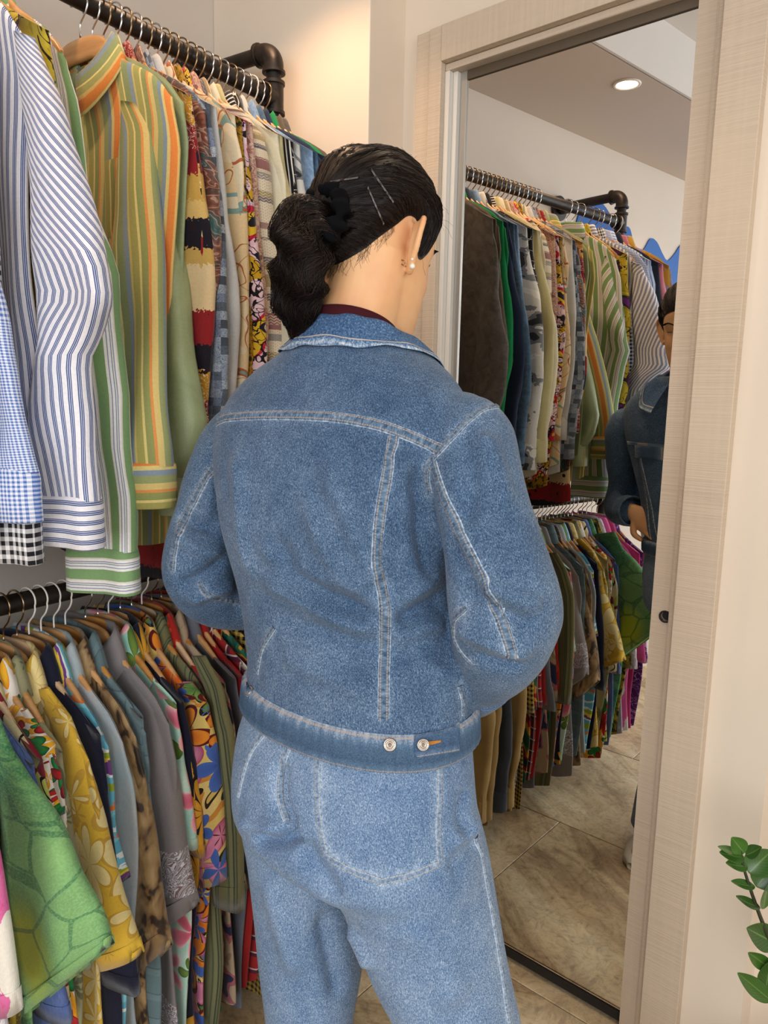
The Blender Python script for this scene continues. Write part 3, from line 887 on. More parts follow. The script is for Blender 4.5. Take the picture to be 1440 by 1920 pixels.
def patch(name, cols, sz, line='#3a3f47'):
    g = G(name); s_ = g.sep(g.uv())
    cx_ = g.m('FLOOR', g.m('DIVIDE', s_[0], sz)); cy_ = g.m('FLOOR', g.m('DIVIDE', s_[1], sz))
    wn = g.node('ShaderNodeTexWhiteNoise'); wn.noise_dimensions = '2D'; g.link(g.comb(cx_, cy_), wn.inputs['Vector'])
    col = g.ramp(wn.outputs['Value'], [(i/len(cols), c) for i, c in enumerate(cols)], True)
    n = g.noise(g.uv(), 130, 2.0, 0.5, 2.0)
    col = g.mix(g.m('MULTIPLY', g.m('LESS_THAN', g.m('ABSOLUTE', g.m('SUBTRACT', n, 0.5)), 0.03), 0.7), col, line)
    return cloth_fin(g, col)
MT['blue_patch'] = patch('blue_grey_patchwork_print', ['#8e99a8', '#454b57', '#a7aeb8', '#5b6470', '#79859a', '#9aa6b4'], 0.016)
MT['white_lawn'] = P_soft('white_grey_lawn', [(0.3, '#b9b9b8'), (0.7, '#d2d0cc')], 6)
MT['cream_orange'] = P_doodle('cream_print_with_orange_lines', '#d9c6a0', '#a85f3a', 7.0, 0.010, (5, [(0, '#ddcaa6'), (0.42, '#d9bd90'), (0.5, '#7d9a90'), (0.53, '#dccbaa'), (0.62, '#c07a50'), (0.66, '#8d6a5a')]))
MT['mustard'] = P_blobs('mustard_speckled_cotton', [(0, '#2c2412'), (0.40, '#7a5c12'), (0.47, '#a87c18'), (0.56, '#8e6a14'), (0.62, '#3a2e14')], 60, 4.0)
MT['graffiti'] = P_doodle('pink_yellow_red_graphic_print', '#d9b4bc', '#17131a', 26.0, 0.026, (11, [(0, '#c59a1e'), (0.38, '#e3c2c8'), (0.47, '#d9b2bd'), (0.52, '#c0203a'), (0.56, '#d6ae2a'), (0.63, '#1b171c'), (0.67, '#d8c0c4')]))
def ikat(name='cream_mauve_ikat_weave', cols=None):
    g = G(name); s_ = g.sep(g.uv())
    z = g.m('MULTIPLY', g.m('PINGPONG', s_[0], 0.006), 0.7)
    vv = g.m('ADD', s_[1], z)
    f = g.m('FRACT', g.m('DIVIDE', g.m('ADD', s_[1], 0.02), 0.33))
    cols = cols or [(0.0, '#d7c9ae'), (0.06, '#9c7c74'), (0.10, '#d9ccb2'), (0.15, '#8f7d74'), (0.17, '#dacdb4'), (0.27, '#6d6a6e'), (0.31, '#a08a60'), (0.35, '#d8c9a8'), (0.38, '#a8976c'), (0.46, '#d9ccb2'), (0.50, '#5c5d68'), (0.54, '#dccfb6'), (0.62, '#8c5f5c'), (0.72, '#cfbfa4'), (0.75, '#8f8a84'), (0.79, '#d9ccb2'), (0.86, '#9f8f62'), (0.90, '#6a5f66'), (0.93, '#d5c8ae')]
    base = g.ramp(f, cols, True)
    st = g.m('FRACT', g.m('DIVIDE', vv, 0.0058))
    dash = g.m('LESS_THAN', st, 0.42)
    chk = g.m('LESS_THAN', g.m('FRACT', g.m('DIVIDE', s_[0], 0.0045)), 0.5)
    big = g.m('GREATER_THAN', g.noise(g.comb(0.0, s_[1]), 26, 0.0), 0.5)
    col = g.mix(g.m('MULTIPLY', dash, g.m('MULTIPLY', big, 0.6)), base, '#d9ccb2')
    col = g.mix(g.m('MULTIPLY', g.m('MULTIPLY', g.m('GREATER_THAN', st, 0.6), chk), 0.4), col, '#7c655c')
    return cloth_fin(g, col)
MT['ikat'] = ikat()
MT['cream'] = P_soft('cream_cotton', [(0.3, '#cfc6a8'), (0.7, '#ddd6bc')], 5)
MT['khaki'] = P_soft('pale_khaki_twill', [(0.3, '#b0a878'), (0.7, '#c3bb8c')], 5)
MT['dusty_rose'] = P_blobs('dusty_rose_print', [(0, '#c2a08e'), (0.45, '#a7766a'), (0.52, '#c9ac98'), (0.6, '#8e5f58')], 40, 3.0, stretch=(1, 2, 1))
MT['bw_stripe'] = P_stripes('black_white_striped_cotton', [(2, '#17171a'), (1, '#dedad2')], 0.009)
MT['black_doodle'] = P_doodle('black_cotton_with_white_line_drawing', '#141215', '#d9d2c4', 7.0, 0.0065)
MT['bw_photo'] = P_blobs('black_white_photo_print', [(0, '#2b2c30'), (0.40, '#75787c'), (0.46, '#c9c8c2'), (0.60, '#e0ddd4'), (0.68, '#5a5c62')], 7, 5.0, 0.8, stretch=(1, 1.6, 1))
MT['light_denim'] = P_soft('light_wash_denim_cloth', [(0.35, '#6d8cae'), (0.65, '#93adc9')], 90, 4.0)
MT['blue_denim'] = P_soft('blue_grey_denim_cloth', [(0.35, '#3e566e'), (0.65, '#52708c')], 60, 4.0)
MT['navy'] = P_soft('navy_cotton', [(0.3, '#1b2740'), (0.7, '#25344f')], 6)
MT['green'] = P_soft('bright_green_cotton', [(0.3, '#12824a'), (0.7, '#18995a')], 6)
MT['charcoal'] = P_soft('charcoal_washed_denim', [(0.3, '#4f4b47'), (0.7, '#6c6660')], 40, 4.0)
MT['brown_grey'] = P_soft('brown_grey_cord', [(0.3, '#5c4f42'), (0.7, '#6e6152')], 30, 3.0)
MT['pink'] = P_soft('dusty_pink_cotton', [(0.3, '#b56a7c'), (0.7, '#c98092')], 7)
MT['dark_navy_knit'] = P_soft('dark_navy_knit', [(0.3, '#171c2c'), (0.7, '#20273a')], 12)
MT['floral_gold'] = P_floral('gold_lilac_floral_print', '#b8963a', [dict(scale=11, r=0.5, col=[(0, '#6a4a8a'), (0.5, '#a8a0b8'), (1, '#8a86a0')], n=5), dict(scale=16, r=0.42, col=[(0, '#8a5a1c'), (0.6, '#d2a436'), (1, '#c08428')], n=6)])
MT['peach_stripe'] = P_stripes('blue_peach_striped_cotton', [(3.2, '#dfc9b4'), (1.6, '#4d5a80'), (0.8, '#c9b8a8'), (1.4, '#5c6688')], 0.012)
MT['olive_dark'] = P_soft('dark_olive_cotton', [(0.3, '#4c4a30'), (0.7, '#605c3c')], 6)
# lower rail
MT['pink_white_splash'] = P_blobs('pink_white_splash_print', [(0, '#d75c96'), (0.45, '#d86aa0'), (0.485, '#e2ddd0'), (0.62, '#e6e0d4')], 8, 6.0, 0.6, stretch=(1, 0.8, 1))
MT['lilac'] = P_soft('pale_lilac_cotton', [(0.3, '#bba8bc'), (0.7, '#cdbccb')], 6)
MT['lilac_floral'] = P_floral('lilac_lace_print', '#bcb0b8', [dict(scale=22, r=0.5, col=[(0, '#9aa4c4'), (1, '#d8d0d4')], n=5, edge='#e2dcdc')])
MT['mustard_dark'] = P_blobs('dark_mustard_speckled_cotton', [(0, '#1f1b12'), (0.42, '#4c4116'), (0.5, '#8a7420'), (0.6, '#b0962c')], 50, 4.0)
def tiedye():
    g = G('green_tie_dye_cotton'); v = g.uv(); s_ = g.sep(g.obj())
    n = g.noise(v, 9, 4.0, 0.6, 0.8); n2 = g.noise(v, 260, 3.0)
    base = g.ramp(n, [(0.32, '#256343'), (0.5, '#3b7c53'), (0.62, '#73a868'), (0.75, '#a2c684')])
    # garment-fixed yellow dye spots
    d = g.m('POWER', g.m('ADD', g.m('POWER', g.m('SUBTRACT', s_[0], 0.278), 2.0), g.m('POWER', g.m('MULTIPLY', g.m('SUBTRACT', s_[2], -0.425), 0.8), 2.0)), 0.5)
    f = g.ramp(d, [(0.035, 1.0), (0.075, 0.0)])
    col = g.mix(f, base, '#b4c41c')
    f2 = g.ramp(d, [(0.03, 0.0), (0.085, 0.55), (0.15, 0.5), (0.20, 0.0)])
    col = g.mix(f2, col, '#9cc87c')
    # faint trace lines of a printed pattern
    e = g.vor(g.warp(v, 8, 0.04), 12, 'DISTANCE_TO_EDGE').outputs[0]
    col = g.mix(g.m('MULTIPLY', g.m('LESS_THAN', e, 0.035), 0.6), col, '#256645')
    col = g.mix(g.m('MULTIPLY', g.ramp(n2, [(0.45, 0.0), (0.6, 1.0)]), 0.25), col, '#a8d090')
    return cloth_fin(g, col)
MT['tiedye'] = tiedye()
MT['blue_denim_shirt'] = P_soft('blue_chambray', [(0.3, '#4b5f96'), (0.7, '#6175a8')], 60, 3.0, stretch=(4, 1, 1))
MT['retro'] = P_doodle('cream_red_retro_print', '#cfc08c', '#1a1716', 5.0, 0.010, (6, [(0, '#cfc294'), (0.44, '#7e1f2c'), (0.50, '#b9ba5e'), (0.60, '#d4c89c')]))
MT['sunflower'] = P_floral('sunflower_fruit_print', '#e6ded0', [dict(scale=10, r=0.62, col=[(0, '#1f1712'), (0.25, '#6a2412'), (0.3, '#e08a1a'), (0.8, '#e9b32c'), (1, '#d98418')], n=9), dict(scale=14, r=0.5, col=[(0, '#1c6a34'), (0.7, '#2f8a48'), (1, '#174f2a')], n=4), dict(scale=9, r=0.42, col=[(0, '#16121a'), (0.4, '#8e1826'), (0.8, '#c22c2a'), (1, '#5e1020')], n=5)])
MT['olive_palm'] = P_floral('olive_palm_print', '#8d8a68', [dict(scale=14, r=0.5, col=[(0, '#4c5238'), (1, '#66694a')], n=9)])
MT['yellow_floral'] = P_floral('yellow_cream_floral_print', '#dcb23c', [dict(scale=9, r=0.62, col=[(0, '#e2ca84'), (1, '#ebd594')], n=5, edge='#c49a3c'), dict(scale=13, r=0.5, col=[(0, '#e6ce8a'), (1, '#e9d392')], n=7, edge='#c49a3c', stretch=(1, 0.6, 1))])
MT['midnight'] = P_soft('midnight_navy_cotton', [(0.3, '#121426'), (0.7, '#1a1c32')], 6)
def seascape():
    g = G('aqua_palm_stripe_print'); s_ = g.sep(g.uv())
    vv = g.m('ADD', s_[1], g.m('MULTIPLY', g.m('SUBTRACT', g.noise(g.vm('MULTIPLY', g.uv(), (1, 2.5, 1)), 18, 3.0), 0.5), 0.05))
    f = g.m('FRACT', g.m('DIVIDE', vv, 0.165))
    col = g.ramp(f, [(0, '#5fa8bc'), (0.12, '#dfe4e0'), (0.17, '#6db4c6'), (0.30, '#e6e8e2'), (0.34, '#93a42c'), (0.42, '#e0c044'), (0.47, '#6b3d7c'), (0.54, '#d9e0dc'), (0.58, '#64acc0'), (0.68, '#8f9c28'), (0.75, '#62aac0'), (0.86, '#d5763a'), (0.93, '#7cc0cc')], True)
    return cloth_fin(g, col)
MT['seascape'] = seascape()
MT['pale_blue'] = P_soft('pale_grey_blue_cotton', [(0.3, '#93a6ac'), (0.7, '#b9b6b6')], 9)
MT['leopard'] = P_soft('brown_blotched_silk', [(0.30, '#21160e'), (0.40, '#3c291a'), (0.455, '#7c603e'), (0.58, '#9c7f54'), (0.75, '#ae9265')], 22, 2.0, 0.5, rough=0.55, spec=0.35, stretch=(1.6, 1, 1))
MT['teal_check'] = P_plaid('slate_teal_checked_cotton', '#5f7478', [('#2a3c48', 0.05, 0.05, 0.9), ('#7c9094', 0.05, 0.3, 0.3)])
def grey_border():
    g = G('grey_cotton_with_white_scroll_border'); s_ = g.sep(g.obj())
    n = g.noise(g.uv(), 30, 1.5, 0.5, 2.2)
    w_ = g.m('LESS_THAN', g.m('ABSOLUTE', g.m('SUBTRACT', g.m('FRACT', g.m('MULTIPLY', n, 9.0)), 0.5)), 0.17)
    z = g.m('ADD', s_[2], g.m('MULTIPLY', s_[0], -0.25))
    b1 = g.m('MULTIPLY', g.m('GREATER_THAN', z, -0.585), g.m('LESS_THAN', z, -0.50))
    b2 = g.m('MULTIPLY', g.m('GREATER_THAN', s_[2], -0.85), g.m('LESS_THAN', s_[2], -0.76))
    band = g.m('MAXIMUM', b1, b2)
    tint = g.mix(g.m('MULTIPLY', band, g.m('LESS_THAN', g.m('FRACT', g.m('MULTIPLY', n, 3.3)), 0.3)), '#827c7c', '#7a6464')
    col = g.mix(g.m('MULTIPLY', band, w_), tint, '#cdc9d2')
    return cloth_fin(g, col, rough=0.75)
MT['grey_border'] = grey_border()
MT['aqua_floral'] = P_floral('aqua_hibiscus_print', '#a9d2c4', [dict(scale=9, r=0.5, col=[(0, '#7d6a1e'), (0.6, '#6c8a3c'), (1, '#4c6c28')], n=4), dict(scale=8, r=0.60, col=[(0, '#e8c070'), (0.3, '#c83c5c'), (0.8, '#dc7a90'), (1, '#ecc0bc')], n=5)], bgstops=(8, [(0.35, '#8fc4b8'), (0.6, '#c2dccc')], False))
MT['navy_leaf'] = P_floral('navy_gold_leaf_print', '#14162a', [dict(scale=9, r=0.62, col=[(0, '#7a4a10'), (0.5, '#cf982c'), (1, '#a87820')], n=9, edge='#120f10')])
MT['big_floral'] = P_floral('tropical_flower_print', '#d0b468', [dict(scale=8, r=0.5, col=[(0, '#3c6a30'), (0.7, '#7a9a4c'), (1, '#22381c')], n=5, edge='#1a1a14'), dict(scale=6.5, r=0.66, col=[(0, '#6e1c38'), (0.3, '#b84a78'), (0.8, '#d88aa8'), (1, '#a84468')], n=5), dict(scale=7.5, r=0.6, col=[(0, '#8e1c1c'), (0.4, '#d24a1e'), (0.85, '#e08a28'), (1, '#b8341c')], n=6, edge='#5a1418'), dict(scale=11, r=0.5, col=[(0, '#28489a'), (1, '#4a6ab4')], n=5)], bgstops=(9, [(0, '#d8bc6c'), (0.5, '#c9883a'), (0.56, '#ddc47c'), (0.62, '#2a2018'), (0.64, '#ceb060')], True))
MT['olive_stripe'] = P_stripes('olive_striped_linen', [(3, '#6d6e4c'), (1, '#545a40'), (2, '#787856'), (0.8, '#3f4636'), (0.6, '#6d6e4c'), (0.8, '#4a523e'), (2, '#706a48')], 0.042)
MT['red_deep'] = P_floral('red_print_cotton', '#a3241c', [dict(scale=14, r=0.45, col=[(0, '#1f5a4a'), (1, '#2c6a54')], n=4), dict(scale=20, r=0.35, col=[(0, '#d0962c'), (1, '#c22a20')], n=5)])
MT['beige_navy'] = P_blobs('beige_navy_rose_print', [(0, '#2a2c4a'), (0.42, '#9c5a62'), (0.47, '#a8957c'), (0.58, '#8c7a62'), (0.64, '#d0c2aa')], 11, 2.0)
MT['blue_grey'] = P_soft('blue_grey_cotton', [(0.3, '#5f636f'), (0.7, '#70747f')], 5)
MT['red'] = P_soft('red_cotton', [(0.3, '#8e1a1c'), (0.7, '#a8201f')], 6)
MT['red_plaid'] = P_plaid('red_navy_white_plaid', '#a2262a', [('#1c2040', 0.04, 0.3, 0.7), ('#e0d8d0', 0.04, 0.08, 0.8)])
MT['green_pat'] = P_blobs('green_pattern_print', [(0, '#1c5040'), (0.45, '#2c6a54'), (0.5, '#c8902c'), (0.54, '#8e1a20'), (0.6, '#14222c')], 12)
MT['yellow_gingham'] = P_gingham('black_yellow_gingham', '#c8a84c', '#16140f', 0.014)
MT['tan'] = P_soft('tan_wool', [(0.3, '#8a6d3c'), (0.7, '#a08350')], 5)
MT['tan_light'] = P_soft('light_tan_cotton', [(0.3, '#9c7f4c'), (0.7, '#b2955e')], 5)
MT['slate'] = P_soft('dark_slate_cotton', [(0.3, '#2e323a'), (0.7, '#3a3f47')], 5)
MT['bandana'] = P_doodle('black_bandana_print', '#12141c', '#9aa4b0', 40.0, 0.03)
MT['purple_print'] = P_doodle('purple_print_cotton', '#5a2c72', '#b99ac8', 20.0, 0.02)
MT['pink_bright'] = P_soft('magenta_cotton', [(0.3, '#a83468'), (0.7, '#c24a80')], 6)
MT['jeans_dark'] = P_soft('dark_jeans_cloth', [(0.35, '#283650'), (0.65, '#3c4c6a')], 60, 4.0)

# ------------------------------------------------------------------ upper rail
# sleeve outlines measured on the photograph (x, y of both edges, offset along the rail), turned into
# points of the sleeve's own hanging plane
PROF = {'pink_white_splash':[(-110,1380,-60,1380,0),(-90,1480,-25,1480,0),(-75,1600,-5,1600,0),(-65,1750,12,1750,0),(-50,1905,32,1900,0)],'pale_blue':[(95,1250,122,1250,0),(140,1320,165,1315,0),(165,1400,185,1395,0),(178,1480,190,1475,0),(184,1535,193,1530,0)],'navy_white_stripe':[(30,60,62,70,0),(38,110,80,120,0),(50,200,115,200,0),(60,300,140,300,0),(70,400,163,400,0),(80,490,188,490,0),(88,560,206,560,0.005),(92,620,175,615,0.01),(88,680,150,670,0.01),(74,760,152,750,0.01),(70,850,166,840,0.01),(62,940,180,940,0.01)],'green_white_stripe':[(70,100,105,100,0),(85,160,118,160,0),(95,220,130,220,0),(110,300,150,300,0),(125,400,170,400,0),(140,510,200,510,0),(150,600,206,600,0.01),(150,700,217,700,0.02),(152,830,231,830,0.03),(148,950,243,950,0.04),(140,1035,251,1035,0.04)],'orange_stripe':[(225,190,262,195,0),(230,240,286,245,0),(226,320,292,320,-0.01),(222,400,296,400,-0.02),(218,500,300,500,-0.04),(215,600,305,600,-0.055),(218,700,308,700,-0.07),(224,790,311,790,-0.08),(234,840,312,840,-0.085),(252,880,312,875,-0.085)],'sage_satin':[(262,190,292,195,0),(280,250,306,255,0),(290,340,314,340,-0.005),(297,430,323,430,-0.01),(300,520,340,520,-0.01),(303,620,355,620,-0.015),(306,710,369,710,-0.02),(310,790,381,790,-0.025),(315,850,372,850,-0.025),(318,895,350,895,-0.025)],'blue_gingham':[(-190,150,-140,150,0),(-170,250,-110,250,0),(-150,400,-60,400,0),(-110,600,5,600,0.02),(-100,700,35,700,0.03),(-90,800,55,800,0.04),(-72,885,67,885,0.04)],'black_gingham':[(-150,150,-110,150,0),(-150,400,-90,400,0),(-120,600,-40,600,0),(-100,750,10,750,0),(-90,850,40,850,0),(-80,968,60,965,0)],'paisley':[(318,170,346,172,0),(328,240,378,240,0),(335,330,404,330,0),(337,430,415,430,0),(337,530,416,530,0),(345,610,402,610,0),(362,690,384,680,0)],'ikat':[(425,205,455,208,0),(440,250,488,250,0),(450,320,503,320,0),(453,420,511,420,0),(454,520,517,520,0),(456,620,524,620,0),(458,720,530,720,0)],'tiedye':[(-60,1330,-10,1330,0),(-35,1400,20,1410,0),(0,1480,65,1480,0),(15,1560,105,1550,0),(22,1650,140,1620,0),(30,1750,172,1690,0),(38,1840,195,1745,0),(45,1908,206,1772,0)],'yellow_floral':[(60,1290,90,1290,0),(95,1350,130,1345,0),(120,1430,160,1420,0),(126,1510,176,1500,0),(138,1590,198,1580,0),(158,1680,225,1670,0),(180,1750,243,1735,0),(200,1808,258,1795,0)],'leopard':[(150,1290,178,1290,0),(190,1370,215,1365,0),(203,1440,250,1430,0),(215,1520,272,1510,0),(230,1620,290,1600,0),(242,1720,305,1690,0),(255,1836,317,1775,0)],'grey_border':[(215,1260,245,1255,0),(250,1330,290,1325,0),(268,1400,312,1390,0),(274,1470,325,1460,0),(282,1560,340,1550,0),(290,1650,357,1630,0),(308,1742,367,1700,0)],'big_floral':[(330,1280,360,1280,0),(345,1330,390,1320,0),(350,1400,403,1390,0),(352,1480,410,1470,0),(355,1560,416,1550,0),(362,1655,420,1652,0)],'olive_stripe':[(360,1230,385,1230,0),(385,1290,415,1285,0),(400,1380,438,1370,0),(402,1480,447,1470,0),(400,1580,452,1570,0),(405,1690,453,1710,0)],'seascape':[(100,1300,125,1295,0),(140,1370,165,1360,0),(165,1440,185,1430,0),(180,1520,205,1510,0),(195,1600,222,1590,0),(205,1660,235,1650,0)],'sunflower':[(25,1330,50,1330,0),(60,1400,95,1395,0),(85,1480,105,1470,0),(85,1530,122,1525,0)]}
GU = 'shirts on the upper rail'; GL = 'shirts on the lower rail'
HU = 'wooden hangers on the upper rail'; HL = 'wooden hangers on the lower rail'
def hang(s, z, key, desc, seed, wood=None, hook=None, name='shirt', cat='shirt', **k):
    r = random.Random(seed)
    wd = r.choice([0, 0, 1, 2]) if wood is None else wood
    hk = r.choice([0, 1, 1, 2, 0]) if hook is None else hook
    rail = 'upper' if z > 1.5 else 'lower'
    if key in PROF: k['prof'] = PROF[key]; k['yaw'] = 0.0
    yaw = k.pop('yaw', r.uniform(-0.05, 0.05))
    core = desc
    hanger(s, z, ('%s hanger holding the %s' % (['honey wood', 'pale wood', 'amber wood'][wd], short_desc(core)))[:140], HU if rail == 'upper' else HL, wd, hk, yaw)
    return garment(name, s, z, MT[key], desc, cat, GU if rail == 'upper' else GL, seed=seed, yaw=yaw, **k)
def short_desc(d):
    w_ = d
    for q in (' hanging', ' on the', ',', ' at the', ' seen', ' squeezed', ' near', ' next', ' last', ' between', ' behind', ' beside'):
        i_ = w_.find(q)
        if i_ > 12: w_ = w_[:i_]
    return ' '.join(w_.split()[:11])

up = [
 # s, key, description, params
 (0.372, 'floral_gold', 'gold and lilac floral shirt at the near end of the upper rail', dict(sleeve=0.55, out=0.0)),
 (0.412, 'pink', 'dusty pink long-sleeved shirt on the upper rail', dict(sleeve=0.58, out=0.03, st=1.4)),
 (0.450, 'dark_navy_knit', 'dark navy jumper on the upper rail beside the pink shirt', dict(sleeve=0.55)),
 (0.520, 'blue_gingham', 'fine blue gingham shirt on the upper rail', dict(sleeve=0.625, buttons=True, out=0.035, sy=0.05, sa=1.2)),
 (0.560, 'black_gingham', 'black and white gingham shirt, cuff showing below the blue gingham', dict(sleeve=0.66, out=0.02)),
 (0.492, 'blue_stripe_back', 'pale blue striped shirt on the upper rail', dict(sleeve=0.58, out=-0.01)),
 (0.612, 'navy_white_stripe', 'white shirt with navy double stripes and a pointed sleeve fold, upper rail', dict(sleeve=0.745, out=0.035, elbow=0.055, shear=-0.5, sy=0.02, st=1.3, sa=1.2, buttons=True, length=0.82)),
 (0.655, 'yellow_purple', 'yellow shirt with purple print squeezed on the upper rail', dict(sleeve=0.69, out=0.005)),
 (0.690, 'green_white_stripe', 'white and green striped shirt with a long wide cuff, upper rail', dict(sleeve=0.815, shear=-0.45, out=0.020, sy=0.01, sa=1.35, st=1.3, length=0.74)),
 (0.862, 'orange_stripe', 'orange green and blue striped shirt with an open cuff, upper rail', dict(sleeve=0.655, sy=-0.085, sy0=-0.012, st=1.3, sa=1.15, out=0.012, buttons=True, pocket=True, wood=0, hook=0, length=0.84, neckz=-0.104, ndip=0.08)),
 (0.886, 'sage_satin', 'sage green satin shirt behind the orange striped one', dict(sleeve=0.66, out=0.015, sy=-0.025, st=1.3)),
 (0.908, 'red_gold', 'red gold and black printed shirt on the upper rail', dict(sleeve=0.60, out=0.002, length=0.92)),
 (0.931, 'paisley', 'brown and teal paisley silk shirt on the upper rail', dict(sleeve=0.60, out=0.018, sy=-0.01)),
 (0.953, 'blue_patch', 'blue-grey patchwork print shirt on the upper rail', dict(sleeve=0.68, out=0.012)),
 (0.975, 'white_lawn', 'thin white shirt between darker prints, upper rail', dict(sleeve=0.62)),
 (0.997, 'cream_orange', 'cream shirt with orange line print on the upper rail', dict(sleeve=0.62, out=0.0)),
 (1.019, 'mustard', 'mustard speckled shirt on the upper rail', dict(sleeve=0.60, out=-0.01, length=0.86)),
 (1.041, 'graffiti', 'pink yellow and red graphic print shirt, upper rail', dict(sleeve=0.62, out=0.005)),
 (1.062, 'dusty_rose', 'dusty rose patterned shirt on the upper rail', dict(sleeve=0.60, out=-0.01)),
 (1.084, 'ikat', 'cream shirt with mauve and olive ikat bands, upper rail', dict(sleeve=0.66, out=0.040, sy=-0.01, st=1.3, sa=1.15)),
 (1.106, 'cream', 'plain cream shirt behind the banded ikat one', dict(sleeve=0.68, out=0.036, st=1.3, sa=1.15)),
 (1.128, 'khaki', 'pale khaki utility shirt on the upper rail', dict(sleeve=0.68, out=0.040, pocket=True, front=1, st=1.4, sa=1.3)),
 (1.150, 'bw_stripe', 'black and white pinstriped shirt on the upper rail', dict(sleeve=0.60, out=0.0)),
 (1.172, 'black_doodle', 'black shirt with white line drawings on the upper rail', dict(sleeve=0.62, out=0.012)),
 (1.194, 'bw_photo', 'white shirt with dark photo print, seen in the mirror', dict(sleeve=0.70, out=0.045, st=1.3, sa=1.3)),
 (1.216, 'light_denim', 'light wash denim shirt on the upper rail', dict(sleeve=0.62, out=0.0)),
 (1.238, 'blue_denim', 'blue-grey denim shirt near the end of the upper rail', dict(sleeve=0.68, out=0.045, sa=1.2)),
 (1.260, 'navy', 'navy shirt near the end of the upper rail', dict(sleeve=0.64, out=0.032, sa=1.15)),
 (1.281, 'green', 'bright green shirt near the end of the upper rail', dict(sleeve=0.60, out=0.006)),
 (1.301, 'brown_grey', 'brown-grey corduroy shirt next to last on the upper rail', dict(sleeve=0.62, out=0.005)),
 (1.321, 'charcoal', 'charcoal denim shirt last on the upper rail by the end wall', dict(sleeve=0.62, out=0.02, front=1, buttons=True, pocket=True, fold=1.6)),
]
for i, (s, key, desc, k) in enumerate(up):
    far = s > 0.8
    k.setdefault('T', 0.0075 if far else 0.011)
    k.setdefault('st', 0.8 if far else 1.0)
    k.setdefault('fold', 0.75 if far else 1.0)
    k.setdefault('neckz', -0.094); k.setdefault('length', 0.80 + 0.03*math.sin(i*2.3))
    front = k.pop('front', -1)
    hang(s, ZU, key, desc, 100+i, front=front, res=1.25 if k.get('buttons') or k.get('pocket') else 1.0, **k)

lo = [
 (0.380, 'purple_print', 'purple printed shirt at the near end of the lower rail', dict()),
 (0.415, 'pink_bright', 'magenta short-sleeved shirt on the lower rail', dict()),
 (0.450, 'pink_white_splash', 'white shirt splashed with bright pink, lower rail', dict(out=0.02, sa=1.2)),
 (0.480, 'lilac_floral', 'pale lilac lace-print shirt on the lower rail', dict(out=0.01)),
 (0.508, 'mustard_dark', 'dark mustard speckled shirt on the lower rail', dict(out=0.0)),
 (0.545, 'tiedye', 'green tie-dyed shirt with a yellow patch, lower rail', dict(out=0.055, sa=1.6, sleeve=0.48, st=1.4)),
 (0.572, 'blue_denim_shirt', 'blue chambray shirt behind the green tie-dyed one', dict(out=0.0, length=0.82)),
 (0.595, 'retro', 'cream and dark red retro print shirt, lower rail', dict(out=-0.01)),
 (0.618, 'sunflower', 'sunflower and fruit print shirt on the lower rail', dict(out=0.0, sleeve=0.36, length=0.86)),
 (0.642, 'olive_palm', 'olive shirt with dark palm leaves, lower rail', dict(out=-0.01, sleeve=0.36)),
 (0.666, 'yellow_floral', 'yellow shirt with cream leaves and flowers, lower rail', dict(out=0.028, sa=1.15, sleeve=0.46, st=1.2)),
 (0.690, 'midnight', 'midnight navy shirt between yellow and aqua prints, lower rail', dict(out=0.012, sleeve=0.45)),
 (0.712, 'seascape', 'aqua white and olive wavy-band shirt, lower rail', dict(out=0.020, sleeve=0.42)),
 (0.735, 'pale_blue', 'pale grey-blue shirt on the lower rail', dict(out=-0.03, sleeve=0.26)),
 (0.760, 'leopard', 'brown blotched silk shirt on the lower rail', dict(out=0.045, sleeve=0.50, sa=1.3, st=1.2, length=0.84)),
 (0.783, 'teal_check', 'slate teal checked shirt on the lower rail', dict(out=-0.02, sleeve=0.34)),
 (0.825, 'grey_border', 'grey shirt with a white scroll border on the sleeve, lower rail', dict(out=0.025, sleeve=0.47, sa=1.15, st=1.3, length=0.86)),
 (0.852, 'aqua_floral', 'aqua hibiscus print shirt on the lower rail', dict(out=-0.015, sleeve=0.28)),
 (0.876, 'navy_leaf', 'navy shirt with golden leaves on the lower rail', dict(out=-0.01, sleeve=0.30)),
 (0.903, 'big_floral', 'large multicoloured tropical flower shirt, lower rail', dict(out=0.03, sleeve=0.42, sa=1.05, st=1.2)),
 (0.930, 'olive_stripe', 'olive shirt with dark green stripes, lower rail', dict(out=0.03, sleeve=0.44, length=0.86, sa=1.05)),
 (0.955, 'red_deep', 'red shirt with green and gold motifs, lower rail', dict(out=0.0)),
 (0.980, 'beige_navy', 'beige navy and rose print shirt, lower rail', dict(out=0.0)),
 (1.005, 'blue_grey', 'plain blue-grey shirt on the lower rail', dict(out=0.02, sleeve=0.44, length=0.84)),
 (1.030, 'red', 'plain red shirt on the lower rail', dict(out=0.0)),
 (1.053, 'red_plaid', 'red and navy plaid shirt on the lower rail', dict(out=0.0)),
 (1.076, 'green_pat', 'dark green patterned shirt on the lower rail', dict(out=0.0)),
 (1.100, 'yellow_gingham', 'black and yellow gingham shirt on the lower rail', dict(out=0.01, length=0.88)),
 (1.125, 'bandana', 'black bandana print shirt on the lower rail', dict(out=0.0)),
]
for i, (s, key, desc, k) in enumerate(lo):
    k.setdefault('T', 0.0085); k.setdefault('st', 0.85); k.setdefault('sleeve', 0.42); k.setdefault('length', 0.80); k.setdefault('fold', 0.8)
    k.setdefault('neckz', -0.101); k.setdefault('tipz', -0.196); k.setdefault('ndip', 0.075); k.setdefault('collar_open', 1.15)
    hang(s, ZL, key, desc, 300+i, short=True, res=1.1, **k)
